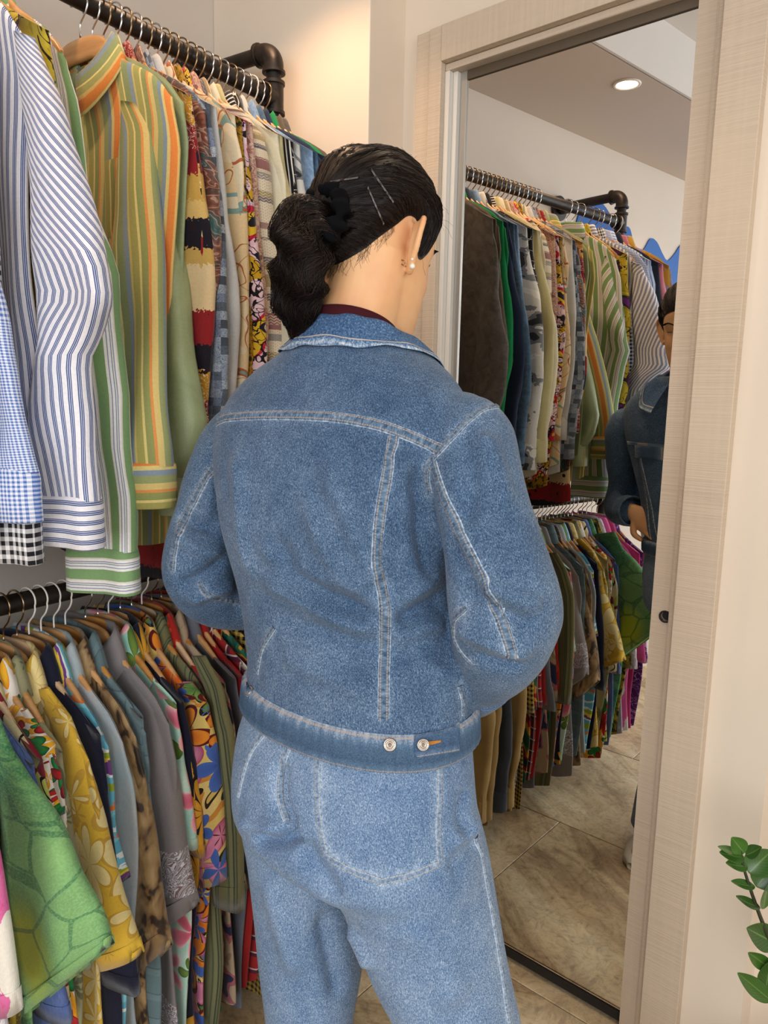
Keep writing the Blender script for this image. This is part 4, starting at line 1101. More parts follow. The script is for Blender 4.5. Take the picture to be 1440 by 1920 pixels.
# long plain coats at the far end of the lower rail
for i, (s, key, desc, L) in enumerate([(1.165, 'tan_light', 'light tan cotton coat near the end of the lower rail', 0.88), (1.215, 'slate', 'dark slate long coat between two tan coats, lower rail', 0.85), (1.262, 'tan', 'golden tan coat on the lower rail by the end wall', 0.89), (1.310, 'tan_light', 'light tan coat last on the lower rail', 0.86)]):
    hang(s, ZL, key, desc, 400+i, length=L, sleeve=0.74, T=0.014, name='coat', cat='coat', flare=0.02, neckz=-0.084, out=0.02, st=1.2)
# ------------------------------------------------------------------ the woman
def W(px, py, D): return CAM_LOC + px_ray(px, py)*D
def project(p):
    v = Vector(p) - CAM_LOC; z = v.dot(_f)
    return 720 + FPX*v.dot(_r)/z, 960 - FPX*v.dot(_u)/z
def ringpts(c, a, b, phi, n=40, ex=1.0, tilt=(0, 0)):
    rx = Vector((math.cos(phi), -math.sin(phi), tilt[0])); fy = Vector((math.sin(phi), math.cos(phi), tilt[1]))
    out = []
    for k in range(n):
        q = 2*PI*k/n; cc, ss = math.cos(q), math.sin(q)
        out.append(Vector(c) + rx*a*(abs(cc)**ex)*(1 if cc >= 0 else -1) + fy*b*(abs(ss)**ex)*(1 if ss >= 0 else -1))
    return out
def ringpx(y, xl, xr, ratio, phi, D):
    xm = (xl+xr)/2; a = 0.15
    for _ in range(25):
        p = W(xm, y, D); xs = [project(q)[0] for q in ringpts(p, a, a*ratio, phi)]
        a *= (xr-xl)/(max(xs)-min(xs)); xm += ((xl+xr)-(max(xs)+min(xs)))/2
    return p, a
def loft(mb, rings):
    mb.grid(rings, True, cap0=True, cap1=True)
def limb(mb, path, n=24, sub=6):
    """path: (point, r1, r2) swept with smooth interpolation"""
    P = catmull([p for p, *_ in path], (len(path)-1)*sub+1)
    T_ = np.linspace(0, len(path)-1, len(P)); rr = [float(np.interp(t, range(len(path)), [q[1] for q in path])) for t in T_]
    mb.tube(P, rr, n)
    # round ends
    for e, nx in ((0, 1), (-1, -2)):
        d = (P[e]-P[nx]).normalized(); r = rr[e]
        mb.lathe([(r*0.98, -0.001), (r*0.86, r*0.35), (r*0.5, r*0.62), (0.0, r*0.7)], P[e], d, n)

def remeshed(mb, name, voxel, smooth_it=6, smooth_f=0.5, mat=None):
    me = bpy.data.meshes.new(name+'_src'); me.from_pydata(mb.v, [], mb.f)
    o = bpy.data.objects.new(name+'_src', me); COL.objects.link(o)
    r = o.modifiers.new('r', 'REMESH'); r.mode = 'VOXEL'; r.voxel_size = voxel
    s_ = o.modifiers.new('s', 'SMOOTH'); s_.factor = smooth_f; s_.iterations = smooth_it
    dg = bpy.context.evaluated_depsgraph_get(); ev = o.evaluated_get(dg)
    m2 = bpy.data.meshes.new_from_object(ev)
    bpy.data.objects.remove(o); bpy.data.meshes.remove(me)
    m2.name = name
    for p in m2.polygons: p.use_smooth = True
    m2.materials.clear()
    if mat: m2.materials.append(mat)
    ob = bpy.data.objects.new(name, m2); COL.objects.link(ob)
    return ob
def vcos(me):
    a = np.empty(len(me.vertices)*3, dtype=np.float64); me.vertices.foreach_get('co', a); return a.reshape(-1, 3)
def vnor(me):
    a = np.empty(len(me.vertices)*3, dtype=np.float64)
    me.vertex_normals.foreach_get('vector', a) if hasattr(me, 'vertex_normals') else me.vertices.foreach_get('normal', a)
    return a.reshape(-1, 3)
def setv(me, a): me.vertices.foreach_set('co', a.reshape(-1).astype(np.float32)); me.update()
def bvh_of(o):
    return BVHTree.FromPolygons([v.co.copy() for v in o.data.vertices], [tuple(p.vertices) for p in o.data.polygons])

def cast(bvh, px, py):
    d = px_ray(px, py).normalized()
    h = bvh.ray_cast(CAM_LOC, d)
    return h[0], h[1]
def project_line(bvh, pts, n=60, near=None):
    """image polyline -> points on the surface it lies on"""
    cur = catmull([Vector((x, y, 0)) for x, y in pts], n); out = []
    for c in cur:
        p, nn = cast(bvh, c.x, c.y)
        if p is None: continue
        if out and (p-out[-1][-1][0]).length < 0.02: out[-1].append((p, nn))
        else: out.append([(p, nn)])
    return max(out, key=len) if out else []
def polydist(co, line):
    """distance from each vertex to a polyline (dense points)"""
    L = np.array([tuple(p) for p in line]); best = np.full(len(co), 9.0)
    for i in range(0, len(L)):
        d = np.linalg.norm(co - L[i], axis=1); best = np.minimum(best, d)
    return best
def segdist(co, line):
    L = np.array([tuple(p) for p in line]); best = np.full(len(co), 9.0); par = np.zeros(len(co))
    for i in range(len(L)-1):
        a, b = L[i], L[i+1]; ab = b-a; l2 = max(ab@ab, 1e-12)
        t = np.clip(((co-a)@ab)/l2, 0, 1); d = np.linalg.norm(co - (a + t[:, None]*ab), axis=1)
        m_ = d < best; best[m_] = d[m_]; par[m_] = (i+t[m_])/(len(L)-1)
    return best, par

FACE = math.radians(2)
person = empty('person', (-0.56, 0.80, 0.0))
tag(person, 'woman from behind in denim jacket and light jeans, dark ponytail, facing the mirror', 'person')
PB = Vector(person.location)
def adopt(o):
    """parent keeping world coordinates written into the mesh"""
    o.parent = person
    o.data.transform(Matrix.Translation(-PB)); return o

# --- denim ------------------------------------------------------------
def denim(name, dark, mid, light, worn, scale=1.0, tw=760.0, patch=None):
    g = G(name); v = g.obj(); s_ = g.sep(v)
    # twill: fine diagonal ribs with broken white flecks
    diag = g.m('ADD', g.m('ADD', s_[0], g.m('MULTIPLY', s_[1], 0.55)), s_[2])
    across = g.m('SUBTRACT', s_[0], s_[2])
    p = g.comb(g.m('MULTIPLY', diag, 1250.0*scale), g.m('MULTIPLY', across, 330.0*scale), g.m('MULTIPLY', s_[1], 500.0*scale))
    fl = g.noise(p, 1.0, 2.0, 0.55)
    warpn = g.noise(g.comb(g.m('MULTIPLY', s_[0], 800.0*scale), g.m('MULTIPLY', s_[1], 800.0*scale), g.m('MULTIPLY', s_[2], 330.0*scale)), 1.0, 3.0, 0.6)
    big = g.noise(v, 5.0, 3.0, 0.55)
    mott = g.noise(v, 38.0, 3.0, 0.6)
    f = g.m('ADD', g.m('ADD', g.m('MULTIPLY', fl, 0.55), g.m('MULTIPLY', warpn, 0.45)), 0.0)
    f = g.m('ADD', f, g.m('MULTIPLY', g.m('SUBTRACT', big, 0.5), 0.22))
    f = g.m('ADD', f, g.m('MULTIPLY', g.m('SUBTRACT', mott, 0.5), 0.10))
    wear = g.attr('wear')
    wn = g.ramp(g.noise(v, 95.0, 3.0, 0.6), [(0.38, 0.25), (0.66, 1.0)])
    w_ = g.m('MULTIPLY', wear, wn)
    f = g.m('ADD', f, g.m('MULTIPLY', w_, 0.13))
    col = g.ramp(f, [(0.38, dark), (0.48, mid), (0.58, light), (0.70, worn)])
    ht = g.m('ADD', fl, g.m('MULTIPLY', warpn, 0.6))
    cr = g.noise(v, 26.0, 3.0, 0.55, 0.4)
    n1 = g.bump(ht, 0.45, 0.0008); n2 = g.bump(cr, 0.22, 0.006, n1)
    return g.fin(col, 0.82, n2, spec=0.2, sheen=0.12)
M_jacket = denim('mid_blue_denim', '#1f3654', '#3d5775', '#617a96', '#a2b1c1')
M_jeans = denim('light_blue_denim', '#3d5a80', '#627d9e', '#8aa1bb', '#c6d0da')
def seam_mat(name, base, light, thread):
    g = G(name); s_ = g.sep(g.uv()); v = g.uv()
    # uv.x across 0..1, uv.y along in metres
    n = g.noise(g.comb(g.m('MULTIPLY', s_[0], 1.5), g.m('MULTIPLY', s_[1], 210.0)), 1.0, 3.0, 0.6)
    flk = g.noise(g.comb(g.m('MULTIPLY', s_[0], 14.0), g.m('MULTIPLY', s_[1], 1500.0)), 1.0, 2.0)
    e = g.m('ABSOLUTE', g.m('SUBTRACT', s_[0], 0.5))
    edge = g.ramp(e, [(0.38, 0.0), (0.47, 1.0)])
    f = g.m('ADD', g.m('MULTIPLY', n, 0.95), g.m('ADD', g.m('MULTIPLY', edge, 0.35), g.m('MULTIPLY', flk, 0.2)))
    col = g.ramp(f, [(0.42, base), (0.68, light), (1.0, '#c9d0d6')])
    st = g.m('MULTIPLY', g.m('LESS_THAN', g.m('ABSOLUTE', g.m('SUBTRACT', e, 0.27)), 0.055), g.m('LESS_THAN', g.m('FRACT', g.m('DIVIDE', s_[1], 0.0034)), 0.72))
    col = g.mix(g.m('MULTIPLY', st, 0.75), col, thread)
    return g.fin(col, 0.8, g.bump(g.m('ADD', n, g.m('MULTIPLY', st, 0.5)), 0.5, 0.0012), spec=0.2)
M_seam = seam_mat('denim_felled_seam', '#2b4561', '#6b839b', '#ab9884')
M_seamj = seam_mat('jeans_felled_seam', '#456286', '#8ea4bb', '#c3b9a8')

# --- jacket body ------------------------------------------------------
mb = MB()
TR = [  # z, cx, cy, a, b, phi deg, exponent
 (0.936, -0.568, 0.803, 0.182, 0.127, 7, 0.92), (0.965, -0.570, 0.807, 0.180, 0.124, 7, 0.92), (0.985, -0.571, 0.810, 0.177, 0.122, 7, 0.92),
 (1.025, -0.574, 0.815, 0.178, 0.124, 6, 0.92), (1.087, -0.592, 0.816, 0.173, 0.120, 5, 0.92),
 (1.150, -0.608, 0.818, 0.177, 0.122, 4, 0.9), (1.210, -0.622, 0.820, 0.183, 0.124, 3, 0.88),
 (1.265, -0.630, 0.826, 0.190, 0.122, 2, 0.86), (1.315, -0.632, 0.834, 0.200, 0.116, 2, 0.86),
 (1.350, -0.632, 0.841, 0.202, 0.107, 2, 0.86), (1.385, -0.631, 0.850, 0.188, 0.097, 2, 0.88),
 (1.412, -0.630, 0.857, 0.160, 0.090, 2, 0.92), (1.436, -0.628, 0.864, 0.124, 0.083, 2, 0.97),
 (1.458, -0.627, 0.868, 0.088, 0.072, 2, 1.0)]
def resample_rings(T_, n):
    A = np.array(T_); zi = np.linspace(A[0, 0], A[-1, 0], n)
    V = catmull([Vector((r[1], r[2], r[3])) for r in T_], 200); zz = np.interp(np.linspace(0, len(T_)-1, 200), range(len(T_)), A[:, 0])
    V = np.array([tuple(v) for v in V])
    V2 = catmull([Vector((r[4], r[5], r[6])) for r in T_], 200); V2 = np.array([tuple(v) for v in V2])
    return [(z, *[np.interp(z, zz, V[:, k]) for k in range(3)], *[np.interp(z, zz, V2[:, k]) for k in range(3)]) for z in zi]
loft(mb, [ringpts((cx, cy, z), a, b, math.radians(ph), 48, ex) for z, cx, cy, a, b, ph, ex in resample_rings(TR, 40)])
RA = [(858, 800, .955, .052), (880, 834, .935, .059), (892, 900, .91, .058), (908, 965, .90, .057), (926, 1035, .89, .061), (941, 1100, .885, .067), (948, 1152, .892, .069), (938, 1205, .92, .061), (916, 1248, .965, .050), (893, 1270, 1.01, .043)]
LA = [(455, 802, 1.165, .046), (434, 845, 1.17, .055), (412, 905, 1.165, .055), (396, 965, 1.16, .055), (380, 1025, 1.15, .058), (376, 1075, 1.155, .058), (398, 1112, 1.18, .052), (442, 1128, 1.20, .046), (508, 1122, 1.20, .042)]
for A_ in (RA, LA): limb(mb, [(W(x, y, D), r) for x, y, D, r in A_], 28)
jacket = remeshed(mb, 'jacket', 0.0048, 8, 0.5, M_jacket)
bj = bvh_of(jacket)

# fold ridges: image polylines on the surface -> soft ridge (+) / valley (-)
FK = 2.3
def apply_folds(ob, bvh, folds, noise_amp=0.0018, nscale=(16, 16, 9)):
    me = ob.data; co = vcos(me); no = vnor(me); disp = np.zeros(len(co))
    for pts, wd, amp in folds:
        L = [p for p, n_ in project_line(bvh, pts, 26)]
        if len(L) < 2: continue
        d, par = segdist(co, L)
        endf = np.clip(np.minimum(par, 1-par)*5, 0, 1); endf = endf*endf*(3-2*endf)
        disp += FK*amp*np.exp(-(d/wd)**2)*endf
    nz = np.array([mnoise.noise(Vector((c[0]*nscale[0], c[1]*nscale[1], c[2]*nscale[2]))) + 0.5*mnoise.noise(Vector((c[0]*nscale[0]*2.3, c[1]*nscale[1]*2.3, c[2]*nscale[2]*2.3+7))) for c in co])
    disp += noise_amp*nz
    setv(me, co + no*disp[:, None])
jf = [
 # back: diagonal drags from the shoulder blade to the waist, horizontal folds at the waist
 ([(600, 850), (650, 960), (690, 1050), (710, 1100)], 0.016, 0.006),
 ([(560, 900), (620, 1040), (700, 1130), (760, 1170)], 0.013, 0.005),
 ([(500, 1000), (560, 1080), (640, 1130), (720, 1150)], 0.014, -0.006),
 ([(470, 1010), (540, 1060), (620, 1090), (700, 1100)], 0.010, 0.004),
 ([(730, 1200), (790, 1180), (850, 1165)], 0.009, 0.004),
 ([(620, 1240), (700, 1245), (790, 1225)], 0.010, -0.003),
 ([(475, 1080), (560, 1120), (650, 1165), (720, 1180)], 0.011, 0.005),
 ([(500, 1150), (590, 1180), (680, 1210), (760, 1205)], 0.011, -0.004),
 ([(740, 1170), (790, 1140), (840, 1120), (870, 1110)], 0.010, -0.005),
 ([(740, 1130), (790, 1100), (835, 1060)], 0.012, 0.005),
 ([(770, 870), (785, 950), (800, 1040), (815, 1100)], 0.014, -0.006),
 ([(740, 830), (760, 900), (770, 980)], 0.012, 0.004),
 ([(440, 830), (450, 920), (455, 1010), (480, 1100)], 0.014, 0.004),
 ([(660, 790), (655, 850), (640, 920)], 0.010, -0.002),
 ([(520, 1230), (620, 1270), (700, 1300)], 0.012, 0.003),
 ([(760, 1230), (820, 1260), (870, 1270)], 0.012, 0.003),
 # right sleeve: shoulder crease, elbow folds
 ([(850, 790), (880, 860), (880, 930), (870, 1000)], 0.012, -0.004),
 ([(900, 800), (930, 880), (950, 960)], 0.014, 0.004),
 ([(835, 1000), (870, 1070), (900, 1130)], 0.011, -0.004),
 ([(1010, 1180), (960, 1160), (900, 1130), (850, 1120)], 0.011, -0.006),
 ([(1020, 1140), (960, 1120), (900, 1090)], 0.010, 0.004),
 ([(1010, 1225), (950, 1215), (890, 1190), (850, 1170)], 0.009, 0.005),
 ([(990, 1255), (930, 1245), (880, 1225)], 0.008, -0.005),
 # left sleeve
 ([(330, 960), (370, 985), (420, 990)], 0.010, -0.006),
 ([(325, 1000), (370, 1030), (425, 1040)], 0.010, 0.004),
 ([(330, 1100), (380, 1080), (430, 1040)], 0.010, -0.006),
 ([(350, 1130), (400, 1110), (450, 1095)], 0.009, 0.005),
 ([(400, 870), (395, 930), (385, 980)], 0.011, 0.004),
]
apply_folds(jacket, bj, jf)
# puckers along the hem and the yoke seam
bj = bvh_of(jacket)

SEAMS = {
 'yoke_right': [(426, 783), (480, 779), (560, 779), (640, 784), (710, 797), (770, 818), (826, 843)],
 'yoke_left': [(426, 783), (410, 790), (396, 806)],
 'arm_right': [(932, 762), (905, 768), (872, 795), (846, 822), (826, 846), (806, 866), (800, 890), (806, 925)],
 'back_right': [(738, 818), (728, 880), (715, 950), (708, 1010), (706, 1060), (716, 1100), (722, 1150), (722, 1200), (720, 1260), (719, 1348)],
 'sleeve_right': [(812, 870), (832, 930), (862, 1000), (892, 1060), (920, 1120), (942, 1170), (958, 1220), (962, 1270)],
 'sleeve_left': [(404, 872), (382, 905), (358, 950), (340, 985), (326, 1030), (322, 1070)],
 'side_right': [(862, 1285), (868, 1310), (869, 1340)],
 'cuff_left': [(374, 1092), (384, 1112), (408, 1122), (440, 1128), (462, 1132)],
 'back_left': [(514, 1176), (492, 1215), (482, 1262)],
 'elbow_patch': [(874, 1140), (854, 1160), (850, 1190), (862, 1220), (884, 1246)],
}
def ribbon(bvh, pts, width, name, mat, parent, n=90, lift=0.0016, bow=0.0008, cols=7, wfun=None):
    L = project_line(bvh, pts, n)
    # resmooth
    P = [p for p, _ in L]; N_ = [q for _, q in L]
    for _ in range(16):
        P = [P[0]] + [(P[i-1]+P[i]*2+P[i+1])/4 for i in range(1, len(P)-1)] + [P[-1]]
    rows = []; uvs = []; acc = 0.0
    for i, p in enumerate(P):
        t = (P[min(i+1, len(P)-1)] - P[max(i-1, 0)]).normalized(); nn = N_[i]
        side = t.cross(nn).normalized(); row = []; ur = []
        if i: acc += (p-P[i-1]).length
        pk = 0.0006*math.sin(acc*480+math.sin(acc*90)*2)
        for c in range(cols):
            u = c/(cols-1); off = (u-0.5)*width
            q = p + side*off
            h = bvh.ray_cast(q + nn*0.02, -nn, 0.05)
            s0 = h[0] if h[0] is not None else q
            edge = 0.0002 if c in (0, cols-1) else lift + bow*math.sin(PI*u) + pk*(0.5+0.5*math.sin(PI*u))
            if c in (0, cols-1): s0 = s0 - nn*0.0006
            row.append(s0 + nn*edge); ur.append((u, acc))
        rows.append(row); uvs.append(ur)
    mb = MB(); mb.grid(rows, uv=uvs)
    o = mb.build(name, mat); adopt(o)
    if parent is not None: o.parent = parent; 
    return o, P
seam_lines = []
for k, pts in SEAMS.items():
    w_ = 0.0150 if k not in ('arm_right', 'elbow_patch', 'cuff_left', 'back_left', 'side_right') else 0.0085
    o, P = ribbon(bj, pts, w_, 'seam', M_seam, None, n=110)
    seam_lines.append(P); SEAMS[k] = (o, P)

def add_wear(ob, lines, width=0.014, base=None, offset=Vector((0, 0, 0)), high=None):
    me = ob.data; co = vcos(me); w_ = np.zeros(len(co))
    for L in lines:
        Ls = [p for p in L][::3]
        d, _ = segdist(co, Ls)
        w_ = np.maximum(w_, np.exp(-(d/width)**2))
    if base is not None: w_ = np.maximum(w_, base(co))
    at = me.attributes.new('wear', 'FLOAT', 'POINT'); at.data.foreach_set('value', w_.astype(np.float32))
add_wear(jacket, seam_lines, 0.009)

# waistband ------------------------------------------------------------
def band(name, mat, z0, z1, tr, grow, parent_children=None, rows_=9, tilt=None, n=220, pk=0.0010):
    """a ring of cloth lying over the torso between heights z0, z1"""
    R_ = resample_rings(tr, 80); Z = [r[0] for r in R_]
    rows = []; uvs = []
    def par(z): return [float(np.interp(z, Z, [r[k] for r in R_])) for k in range(1, 7)]
    for j in range(rows_):
        u = j/(rows_-1); row = []; ur = []
        gp = grow if 0 < j < rows_-1 else grow*0.15
        zc = lerp(z0, z1, u)
        cx, cy, a, b, ph, ex = par(zc)
        ring = ringpts((cx, cy, zc), a+gp, b+gp, math.radians(ph), n, ex)
        for k, p in enumerate(ring):
            q = 2*PI*k/n
            dz = (tilt(q) if tilt else 0.0)
            r_ = pk*(1-u*0.7)*math.sin(q*70+3*math.sin(q*9)) if 0 < j < rows_-1 else 0
            c = Vector((cx, cy, zc)); d = (p-c).normalized()
            row.append(p + d*r_ + Vector((0, 0, dz))); ur.append((u, q*0.16))
        rows.append(row); ur.append((u, 2*PI*0.16)); uvs.append(ur)
    mb = MB(); mb.grid(rows, True, uv=uvs)
    o = mb.build(name, mat); return adopt(o)
def flatdenim(name, base, light, thread='#b29a86'):
    g = G(name); s_ = g.sep(g.uv()); v = g.obj()
    n = g.noise(g.comb(g.m('MULTIPLY', s_[0], 2.0), g.m('MULTIPLY', s_[1], 170.0)), 1.0, 3.0, 0.6)
    fl = g.noise(v, 600, 2.0)
    e = g.m('ABSOLUTE', g.m('SUBTRACT', s_[0], 0.5))
    top = g.ramp(s_[0], [(0.0, 1.0), (0.35, 0.25), (0.7, 0.1), (0.97, 0.7)])
    f = g.m('ADD', g.m('MULTIPLY', g.m('MULTIPLY', n, top), 0.9), g.m('MULTIPLY', fl, 0.5))
    col = g.ramp(f, [(0.2, base), (0.5, light), (0.95, '#b9c4cf')])
    st = g.m('MULTIPLY', g.m('LESS_THAN', g.m('ABSOLUTE', g.m('SUBTRACT', e, 0.43)), 0.018), g.m('LESS_THAN', g.m('FRACT', g.m('DIVIDE', s_[1], 0.0034)), 0.72))
    col = g.mix(g.m('MULTIPLY', st, 0.85), col, thread)
    return g.fin(col, 0.82, g.bump(g.m('ADD', n, fl), 0.35, 0.001), spec=0.2)
M_band = flatdenim('jacket_waistband_denim', '#30465f', '#556f8a')
wb_ = band('waistband', M_band, 0.981, 0.937, TR, 0.0055, n=260)

# jacket becomes a child; its details become sub-parts
for k in SEAMS: SEAMS[k] = SEAMS[k][0]
adopt(jacket)
jacket.name = 'jacket'
for k in SEAMS: SEAMS[k].parent = jacket
wb_.parent = jacket

def cast_obj(objs, px, py):
    best = None
    for b_ in objs:
        h = b_.ray_cast(CAM_LOC, px_ray(px, py).normalized())
        if h[0] is not None and (best is None or h[3] < best[3]): best = h
    return best
def world_bvh(o):
    return BVHTree.FromPolygons([v.co + PB for v in o.data.vertices], [tuple(p.vertices) for p in o.data.polygons])
bw = world_bvh(wb_)
M_metal = simple_mat('brushed_nickel_button', '#b5aca2', 0.32, 0.9)
M_metal2 = simple_mat('dark_nickel', '#77706a', 0.4, 0.9)
def metal_button(px, py, R_, parent):
    h = cast_obj([bw], px, py)
    if h is None: return
    p, nn = h[0], h[1]
    if nn.dot(px_ray(px, py)) > 0: nn = -nn
    mb = MB(); mb.lathe([(R_*0.9, -0.001), (R_, 0.0008), (R_, 0.0020), (R_*0.92, 0.0028), (R_*0.80, 0.0027), (R_*0.70, 0.0021), (R_*0.55, 0.0021), (R_*0.5, 0.0030), (R_*0.36, 0.0033), (R_*0.30, 0.0026), (0.0, 0.0024)], p, nn, 32)
    # raised dots round the rim
    x = nn.orthogonal().normalized(); y = nn.cross(x)
    for k in range(18):
        a = 2*PI*k/18; c = p + (x*math.cos(a)+y*math.sin(a))*R_*0.76 + nn*0.0022
        mb.lathe([(0.0004*1.6, 0), (0.0004, 0.0007), (0, 0.0009)], c, nn, 6)
    o = adopt(mb.build('button', M_metal)); o.parent = parent; return o
M_tab = flatdenim('waist_tab_denim', '#2c435f', '#566f8c')
def tab(poly, name, mat, bv, lift, parent, n=14):
    """quad patch given by 4 image corners, laid on the surface"""
    (x0, y0), (x1, y1), (x2, y2), (x3, y3) = poly
    rows = []; uvs = []
    for j in range(n+1):
        v = j/n; row = []; ur = []
        for i in range(n*2+1):
            u = i/(n*2)
            u_ = max(u, 0.12*(1-math.sqrt(max(0.0, 1-(2*v-1)**2)))) if (x1-x0) > 30 else u
            px = lerp(lerp(x0, x1, u_), lerp(x3, x2, u_), v); py = lerp(lerp(y0, y1, u_), lerp(y3, y2, u_), v)
            # rounded left end
            h = cast_obj([bv], px, py)
            if h is None: h = (W(px, py, 0.92), -px_ray(px, py).normalized(), 0, 0)
            nn = h[1]
            if nn.dot(px_ray(px, py)) > 0: nn = -nn
            ed = 0.0002 if (i in (0, n*2) or j in (0, n)) else lift
            row.append(h[0] + nn*ed); ur.append((v, u*0.06))
        rows.append(row); uvs.append(ur)
    mb = MB(); mb.grid(rows, uv=uvs); o = adopt(mb.build(name, mat)); o.parent = parent; return o
tb = tab([(775, 1374), (862, 1354), (862, 1408), (775, 1422)], 'waist_tab', M_tab, bw, 0.0032, jacket)
tb2 = tab([(466, 1270), (474, 1262), (474, 1300), (462, 1308)], 'waist_tab', M_tab, bw, 0.004, jacket, n=6)
metal_button(731, 1396, 0.0078, jacket); 
_b2 = metal_button(793, 1396, 0.0074, jacket)
if _b2: _b2.location = tuple(-px_ray(793, 1396).normalized()*0.0032)
_b3 = metal_button(468, 1296, 0.0070, jacket)
M_thread = simple_mat('orange_thread', '#b8762c', 0.7)
h0 = cast_obj([bw], 802, 1394); h1 = cast_obj([bw], 826, 1390)
if h0 and h1:
    mb = MB(); up_ = -px_ray(812, 1392).normalized()*0.0048
    for dz in (-0.0016, 0.0, 0.0016): mb.tube([h0[0]+up_+Vector((0, 0, dz)), (h0[0]+h1[0])/2+up_*1.1+Vector((0, 0, dz*0.8)), h1[0]+up_+Vector((0, 0, dz*0.3))], 0.0009, 6)
    adopt(mb.build('buttonhole_stitching', M_thread)).parent = jacket

# collar ---------------------------------------------------------------
def collar_part():
    prof = [(0.068, 1.445, 0), (0.069, 1.474, 0), (0.071, 1.487, 0), (0.077, 1.4915, 0), (0.085, 1.487, 0), (0.093, 1.476, 0), (0.102, 1.463, 0), (0.110, 1.452, 0), (0.1115, 1.4485, 0), (0.108, 1.4465, 0)]
    n = 90; rows = []; uvs = []
    cx, cy = -0.627, 0.874
    for q, (r, z, _) in enumerate(prof):
        row = []; ur = []
        for i in range(n+1):
            a = lerp(0.30, 2*PI-0.30, i/n)     # 0 = front (+y)
            fr = (1+math.cos(a))/2
            rr_ = r*(1 + 0.10*fr) + (0.030*fr**2 if q > 5 else 0.0)
            x = math.sin(a)*rr_*1.02; y = math.cos(a)*rr_*0.86
            zz = z - 0.060*fr**1.3 - (0.035*fr**2 if q > 5 else 0)
            # left and right wings drop with the shoulders
            if q > 4: zz -= 0.010*abs(math.sin(a))**2
            if q > 3:
                h = bj.ray_cast(Vector((cx + x, cy + y, 1.6)), Vector((0, 0, -1)))
                if h[0] is not None: zz = max(zz, h[0].z + 0.0035 + 0.0012*(9-q))
            zz += 0.0012*math.sin(a*11+q)
            row.append(Vector((cx + x, cy + y, zz))); ur.append((q/(len(prof)-1), a*0.1))
        rows.append(row); uvs.append(ur)
    mb = MB(); mb.grid(rows, uv=uvs)
    o = mb.build('collar', M_collar); adopt(o); o.parent = jacket
    sd_ = o.modifiers.new('thick', 'SOLIDIFY'); sd_.thickness = 0.0018; sd_.offset = -1
    ss = o.modifiers.new('sub', 'SUBSURF'); ss.levels = 1; ss.render_levels = 2
    return o
def collar_mat():
    g = G('collar_denim'); s_ = g.sep(g.uv()); v = g.obj()
    fl = g.noise(g.vm('MULTIPLY', v, (500, 500, 300)), 1.0, 3.0, 0.6); n = g.noise(g.comb(g.m('MULTIPLY', s_[0], 3.0), g.m('MULTIPLY', s_[1], 260.0)), 1.0, 3.0)
    edge = g.ramp(s_[0], [(0.0, 0.0), (0.70, 0.0), (0.80, 0.8), (0.9, 0.4), (1.0, 1.0)])
    f = g.m('ADD', g.m('MULTIPLY', fl, 0.9), g.m('MULTIPLY', g.m('MULTIPLY', edge, n), 0.7))
    col = g.ramp(f, [(0.3, '#2a4568'), (0.48, '#45648a'), (0.62, '#718ba8'), (0.85, '#c4ced6')])
    st = g.m('LESS_THAN', g.m('ABSOLUTE', g.m('SUBTRACT', s_[0], 0.70)), 0.008)
    col = g.mix(g.m('MULTIPLY', st, 0.8), col, '#c8b9a6')
    return g.fin(col, 0.8, g.bump(g.m('ADD', fl, n), 0.35, 0.001), spec=0.2)
M_collar = collar_mat()
collar_part()
# cuffs ----------------------------------------------------------------
def cuff_part(A_, r):
    P = [W(x, y, D) for x, y, D, _ in A_[-2:]]
    d = (P[1]-P[0]).normalized(); o_ = P[1] + d*0.012
    mb = MB(); mb.lathe([(r-0.002, -0.03), (r+0.003, -0.029), (r+0.004, -0.026), (r+0.003, 0.016), (r+0.001, 0.019), (r-0.002, 0.018), (r-0.003, -0.01), (r-0.010, -0.012)], o_, d, 40, caps=False)
    o = mb.build('cuff', M_jacket); adopt(o); o.parent = jacket
    at = o.data.attributes.new('wear', 'FLOAT', 'POINT'); at.data.foreach_set('value', np.full(len(o.data.vertices), 0.5, dtype=np.float32))
    return P[1], d
wrR, dR = cuff_part(RA, 0.046); wrL, dL = cuff_part(LA, 0.044)
